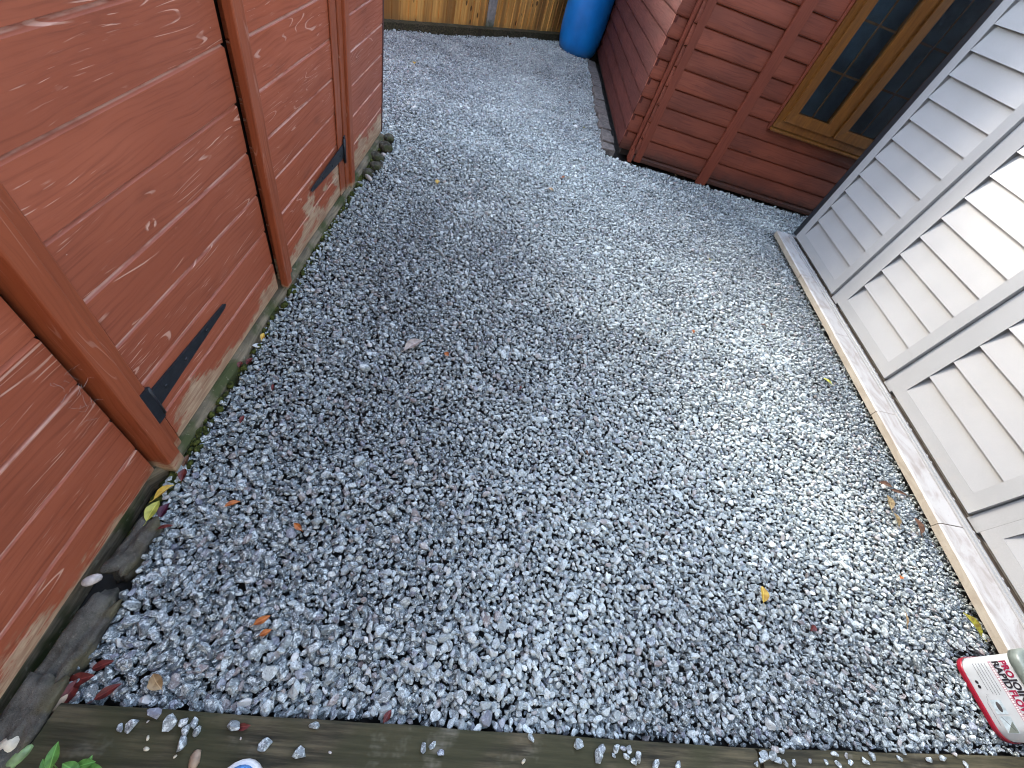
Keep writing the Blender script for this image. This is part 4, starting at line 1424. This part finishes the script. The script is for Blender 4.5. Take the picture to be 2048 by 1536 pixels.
# pale chips on the left sleeper
for k, (px, py, s_, lb, mt) in enumerate(((295, 1443, 3, 'tiny white chip on the dark sleeper beside the round dark stone', M_PEB), (295, 1476, 5, 'small white chip on the dark sleeper below the tiny one', M_CREAM),
                                          (292, 1498, 6, 'slanted white chip on the dark sleeper left of the flat pinkish chip', M_CREAM), (350, 1513, 4, 'small triangular white chip nearest the flat pinkish chip', M_CREAM),
                                          (481, 1477, 3, 'tiny pale chip just above the blue shoe toe', M_PEB), (660, 1505, 4, 'tiny pale chip alone right of the shoe on the sleeper', M_PEB), (1047, 1523, 6, 'long white chip on the middle of the dark sleeper', M_CREAM),
                                          (390, 1519, 17, 'flat pinkish grey chip, largest pale piece on the dark sleeper', M_TANST))):
    p = on_z(px, py, ZS + 0.002)
    lump_thing('stone_chip', mt, (p.x, p.y, ZS + s_ * 0.0002), (s_ * 0.001, s_ * 0.0006, max(0.0012, s_ * 0.0003)), 1.0 + k, 70 + k, lb, 'stone chip', sub=1, boxy=0.4)

# ================================================================== LEAVES
def leaf_mesh(L, Wd, curl, fold, seed, twist=0.0):
    r_ = random.Random(seed)
    n = 9
    vs, fs = [], []
    for i in range(n + 1):
        t = i / n
        w_ = Wd * 0.5 * (math.sin(math.pi * min(1, t * 0.98 + 0.01)) ** 0.8) * (1.15 - 0.35 * t)
        y = (t - 0.5) * L
        zc = -curl * L * ((2 * t - 1) ** 2) + 0.0
        wv = mnoise.noise(Vector((t * 3, seed * 1.7, 0))) * Wd * 0.12
        tw = twist * (t - 0.5)
        for s in (-1, -0.5, 0, 0.5, 1):
            x = s * w_ + wv * abs(s) * 0.4
            z = zc + abs(s) * w_ * fold + mnoise.noise(Vector((t * 5, s * 2, seed))) * Wd * 0.10
            vs.append((x * math.cos(tw) - z * math.sin(tw), y, z * math.cos(tw) + x * math.sin(tw)))
    for i in range(n):
        for k in range(4):
            fs.append((i * 5 + k, i * 5 + k + 1, (i + 1) * 5 + k + 1, (i + 1) * 5 + k))
    # stalk
    q = MB()
    q.add(vs, fs, True)
    q.tube([(0, -L * 0.5 + 0.001, -curl * L), (Wd * 0.05, -L * 0.62, -curl * L * 0.8), (Wd * 0.02, -L * 0.74, -curl * L * 0.4)], L * 0.012, 5)
    return q


# px, py, length mm, width mm, image angle of its long axis (deg), kind, height, curl, fold, label
LV = [
    (328, 982, 46, 15, 38, 'yellow', 0.016, 0.10, 1.3, 'curled yellow leaf on the shed foot just behind the broad lime leaf'),
    (305, 1020, 50, 24, 60, 'lime', 0.018, 0.06, 0.4, 'broad lime yellow leaf leaning on the mossy edging stone'),
    (328, 1020, 36, 20, 55, 'purple', 0.010, 0.08, 0.6, 'dark purple leaf tucked beside the broad lime leaf'),
    (330, 1054, 30, 9, 12, 'red', 0.012, 0.05, 0.8, 'narrow red leaf on the end of the farthest edging stone'),
    (371, 921, 30, 17, 60, 'brown', 0.012, 0.08, 0.5, 'reddish brown leaf against the foot of the door post'),
    (366, 948, 34, 18, 75, 'red', 0.008, 0.08, 0.5, 'crumpled red leaf between the door post and the curled yellow leaf'),
    (354, 930, 28, 5, 75, 'yellow', 0.014, 0.12, 0.9, 'thin yellow leaf stalk at the foot of the door post'),
    (465, 1007, 32, 14, 22, 'orange', 0.014, 0.06, 0.6, 'orange brown leaf on the gravel in front of the door post'),
    (595, 1053, 26, 13, 135, 'orange', 0.012, 0.08, 0.6, 'small rusty leaf in the gravel, right of the orange brown one'),
    (524, 1240, 32, 14, 28, 'orange', 0.014, 0.06, 0.6, 'bright orange leaf on the near gravel, upper of a pair'),
    (531, 1265, 22, 12, 25, 'orange', 0.012, 0.06, 0.6, 'smaller orange leaf fragment, lower of a pair'),
    (525, 672, 26, 13, 70, 'yellow', 0.014, 0.08, 0.4, 'small yellow leaf on the gravel beside the tip of the near hinge'),
    (499, 722, 26, 16, 40, 'red', 0.006, 0.06, 0.5, 'dark red leaf half buried by the door bottom'),
    (480, 728, 24, 14, 70, 'red', 0.010, 0.06, 0.5, 'dark red leaf touching the door bottom'),
    (545, 774, 22, 8, 80, 'red', 0.008, 0.06, 0.5, 'thin red leaf sliver in the gravel near the first door'),
    (484, 838, 24, 11, 60, 'red', 0.008, 0.06, 0.5, 'red leaf fragment in the gravel level with the near hinge plate'),
    (160, 1358, 44, 22, 15, 'red', 0.004, 0.05, 0.4, 'red leaf under the stones near the sleeper corner, upper of three'),
    (140, 1384, 48, 24, 50, 'red', 0.002, 0.05, 0.4, 'dark red leaf right at the sleeper corner'),
    (215, 1383, 40, 16, 30, 'red', 0.003, 0.05, 0.4, 'red leaf under the stones along the sleeper edge'),
    (205, 1330, 34, 16, 20, 'red', 0.002, 0.05, 0.4, 'red leaf buried beside the middle edging stone'),
    (312, 1363, 34, 24, 120, 'tan', 0.012, 0.10, 0.4, 'tan leaf curled between large stones near the sleeper'),
    (775, 1432, 24, 13, 60, 'red', 0.008, 0.06, 0.4, 'dark red leaf at the sleeper edge right of the shoe'),
    (487, 1453, 24, 12, 10, 'red', 0.022, 0.06, 0.5, 'red leaf flake on the dark sleeper above the shoe'),
    (828, 688, 92, 34, 35, 'pale', 0.018, 0.05, 0.6, 'large pale dried leaf lying on the middle of the gravel'),
    (893, 708, 20, 16, 140, 'orange', 0.014, 0.08, 0.5, 'small orange leaf just right of the large pale dried leaf'),
    (1041, 775, 22, 8, 60, 'red', 0.012, 0.06, 0.5, 'small red brown leaf in the middle of the gravel'),
    (1174, 905, 22, 8, 120, 'brown', 0.012, 0.06, 0.5, 'small dark brown leaf right of centre of the gravel'),
    (1281, 886, 22, 14, 45, 'pale', 0.012, 0.06, 0.5, 'little pinkish leaf on the pale gravel right of centre'),
    (1386, 662, 24, 16, 110, 'orange', 0.014, 0.08, 0.5, 'small light orange leaf on the pale gravel below the white pebble'),
    (1420, 519, 34, 24, 70, 'olive', 0.014, 0.06, 0.4, 'olive yellow leaf above the bright white pebble'),
    (1527, 1188, 44, 26, 100, 'yellow', 0.016, 0.08, 0.5, 'bright golden leaf on the right part of the gravel, left of the tub'),
    (1656, 762, 44, 20, 140, 'lime', 0.014, 0.05, 0.3, 'yellow green leaf flat on dark gravel beside the slabs'),
    (1541, 628, 34, 13, 110, 'brown', 0.014, 0.10, 0.8, 'brown curled leaf above a flatter brown leaf near the slabs'),
    (1527, 650, 30, 14, 150, 'brown', 0.010, 0.06, 0.5, 'flat brown leaf just below the curled brown leaf near the slabs'),
    (1802, 1154, 20, 14, 50, 'orange', 0.012, 0.06, 0.5, 'tiny rust red leaf near the pale slabs'),
    (1627, 1256, 24, 16, 50, 'red', 0.008, 0.06, 0.5, 'dark red leaf below the bright golden leaf'),
    (1813, 1236, 44, 10, 110, 'tan', 0.012, 0.05, 0.5, 'slim buff leaf on the gravel above the tub'),
    (1948, 1248, 70, 36, 130, 'olive', 0.012, 0.08, 0.4, 'half brown olive leaf under the slab edge behind the tub'),
    (1772, 968, 54, 24, 160, 'brown', 0.018, 0.06, 0.3, 'topmost dark brown curled leaf beside the slabs'),
    (1797, 984, 64, 15, 155, 'brown', 0.022, 0.05, 0.6, 'thin rolled brown leaf across the top of the tan one'),
    (1780, 1003, 70, 26, 100, 'buff', 0.018, 0.06, 0.4, 'long tan curled leaf beside the slabs'),
    (1793, 1036, 56, 26, 115, 'buff', 0.014, 0.08, 0.4, 'ragged tan leaf end below the long tan curled leaf'),
    (1838, 1050, 74, 38, 100, 'brown', 0.022, 0.05, 0.25, 'large brown folded leaf leaning at the slab joint'),
    (829, 125, 38, 28, 80, 'yellow', 0.016, 0.08, 0.4, 'yellow leaf alone on the far gravel near the shed corner'),
    (875, 363, 32, 22, 80, 'yellow', 0.014, 0.08, 0.4, 'yellow leaf on the gravel out from the mossy rubble'),
    (890, 363, 22, 14, 20, 'pale', 0.014, 0.08, 0.4, 'pinkish leaf flake touching the yellow leaf out from the rubble'),
    (1127, 354, 26, 15, 10, 'orange', 0.014, 0.08, 0.5, 'orange leaf on the bright gravel towards the summerhouse'),
    (1101, 378, 38, 24, 150, 'tan', 0.014, 0.06, 0.4, 'buff yellow leaf just in front of the orange leaf'),
    (1250, 373, 24, 14, 10, 'red', 0.014, 0.08, 0.5, 'dark red leaf on the gravel before the summerhouse corner'),
    (1167, 378, 24, 12, 70, 'purple', 0.012, 0.08, 0.5, 'blackish leaf on the gravel between the buff and dark red leaves'),
    (1140, 205, 44, 16, 20, 'brown', 0.014, 0.08, 0.5, 'brown leaf on the far gravel before the row of setts'),
    (1168, 255, 34, 26, 50, 'olive', 0.014, 0.06, 0.4, 'yellow green leaf on the gravel by the nearest setts'),
    (1262, 311, 34, 12, 65, 'lime', 0.020, 0.06, 0.4, 'pale yellow leaf standing at the foot of the broken corner trim'),
    (1066, 98, 36, 20, 20, 'tan', 0.016, 0.08, 0.4, 'tan leaf on the gravel left of the blue barrel'),
    (1086, 120, 28, 20, 60, 'orange', 0.014, 0.08, 0.4, 'small orange leaf in front of the blue barrel'),
    (1022, 88, 60, 24, 10, 'brown', 0.014, 0.06, 0.4, 'brown leaf lying by the timber at the foot of the fence'),
    (1352, 350, 26, 13, 30, 'tan', 0.014, 0.08, 0.4, 'small tan leaf at the foot of the summerhouse wall'),
]
for k, (px, py, L, Wd, ang, kind, hz, curl, fold, lb) in enumerate(LV):
    z = hz
    if px < 360 and py > 1040 and py < 1060:
        z = 0.034
    p = on_z(px, py, z)
    # turn the wanted image direction into a ground direction
    a = math.radians(ang)
    q0 = on_z(px + 6 * math.cos(a), py - 6 * math.sin(a), z)
    dr = (q0 - p); dr.z = 0
    yaw = math.atan2(dr.y, dr.x) - math.pi / 2
    rr = random.Random(k + 900)
    o = leaf_mesh(L * 0.00112, Wd * 0.00115, curl, fold, k + 1, rr.uniform(-0.5, 0.5)).build('fallen_leaf', LEAFM[kind], recalc=False)
    o.location = p
    o.rotation_euler = (rr.uniform(-0.22, 0.22), rr.uniform(-0.22, 0.22), yaw)
    tag(o, lb, 'leaf', 'fallen leaves on the gravel')

# small weed at the sleeper corner
WP = on_z(120, 1545, ZS)
WD = thing('weed', (WP.x, WP.y, ZS), 'small bright green weed growing over the near left end of the dark sleeper', 'weed')
M_STEM = m_plain('weed_stem', (0.10, 0.20, 0.04), 0.6, 0.2)
for k, (px, py, L, Wd, ang, h_) in enumerate(((106, 1512, 40, 19, 70, 0.045), (166, 1530, 36, 17, 15, 0.035), (140, 1536, 32, 20, 150, 0.04), (92, 1536, 34, 18, 110, 0.03), (180, 1519, 12, 7, 60, 0.03), (185, 1540, 34, 18, 0, 0.03))):
    p = on_z(px, py, ZS + h_)
    a = math.radians(ang)
    q0 = on_z(px + 6 * math.cos(a), py - 6 * math.sin(a), ZS + h_)
    dr = q0 - p
    q = leaf_mesh(L * 0.001, Wd * 0.001, 0.08, 0.25, 300 + k)
    o = q.build('leaf', LEAFM['green'], recalc=False)
    o.parent = WD
    o.location = p - Vector(WD.location)
    o.rotation_euler = (0.15, random.uniform(-0.3, 0.3), math.atan2(dr.y, dr.x) - math.pi / 2)
    MB().tube([(WP.x, WP.y, ZS - 0.002), ((WP.x + p.x) / 2, (WP.y + p.y) / 2, ZS + h_ * 0.7), (p.x, p.y, ZS + h_ - 0.003)], 0.0011, 5).build('stem', M_STEM, WD)

# cobweb tuft on the shed's door post
WB = on_x(165, 770, XS + 0.03)
b = MB()
for k in range(22):
    rr = random.Random(k)
    c = on_x(rr.gauss(160, 22), rr.gauss(778, 26), XS + 0.012 + rr.uniform(0.0, 0.02))
    pts = []
    d = Vector((0, rr.gauss(0, 1), rr.gauss(0, 1))).normalized()
    for j in range(5):
        pts.append(c)
        d = (d + Vector((rr.gauss(0, 0.2), rr.gauss(0, 0.5), rr.gauss(0, 0.5)))).normalized()
        c = c + d * 0.006
    b.tube(pts, 0.0002, 4)
tag(b.build('cobweb', m_plain('cobweb_silk', (0.42, 0.38, 0.36), 0.8, 0.2)), 'wispy grey cobweb tuft stuck to the nearest door post of the shed', 'cobweb')
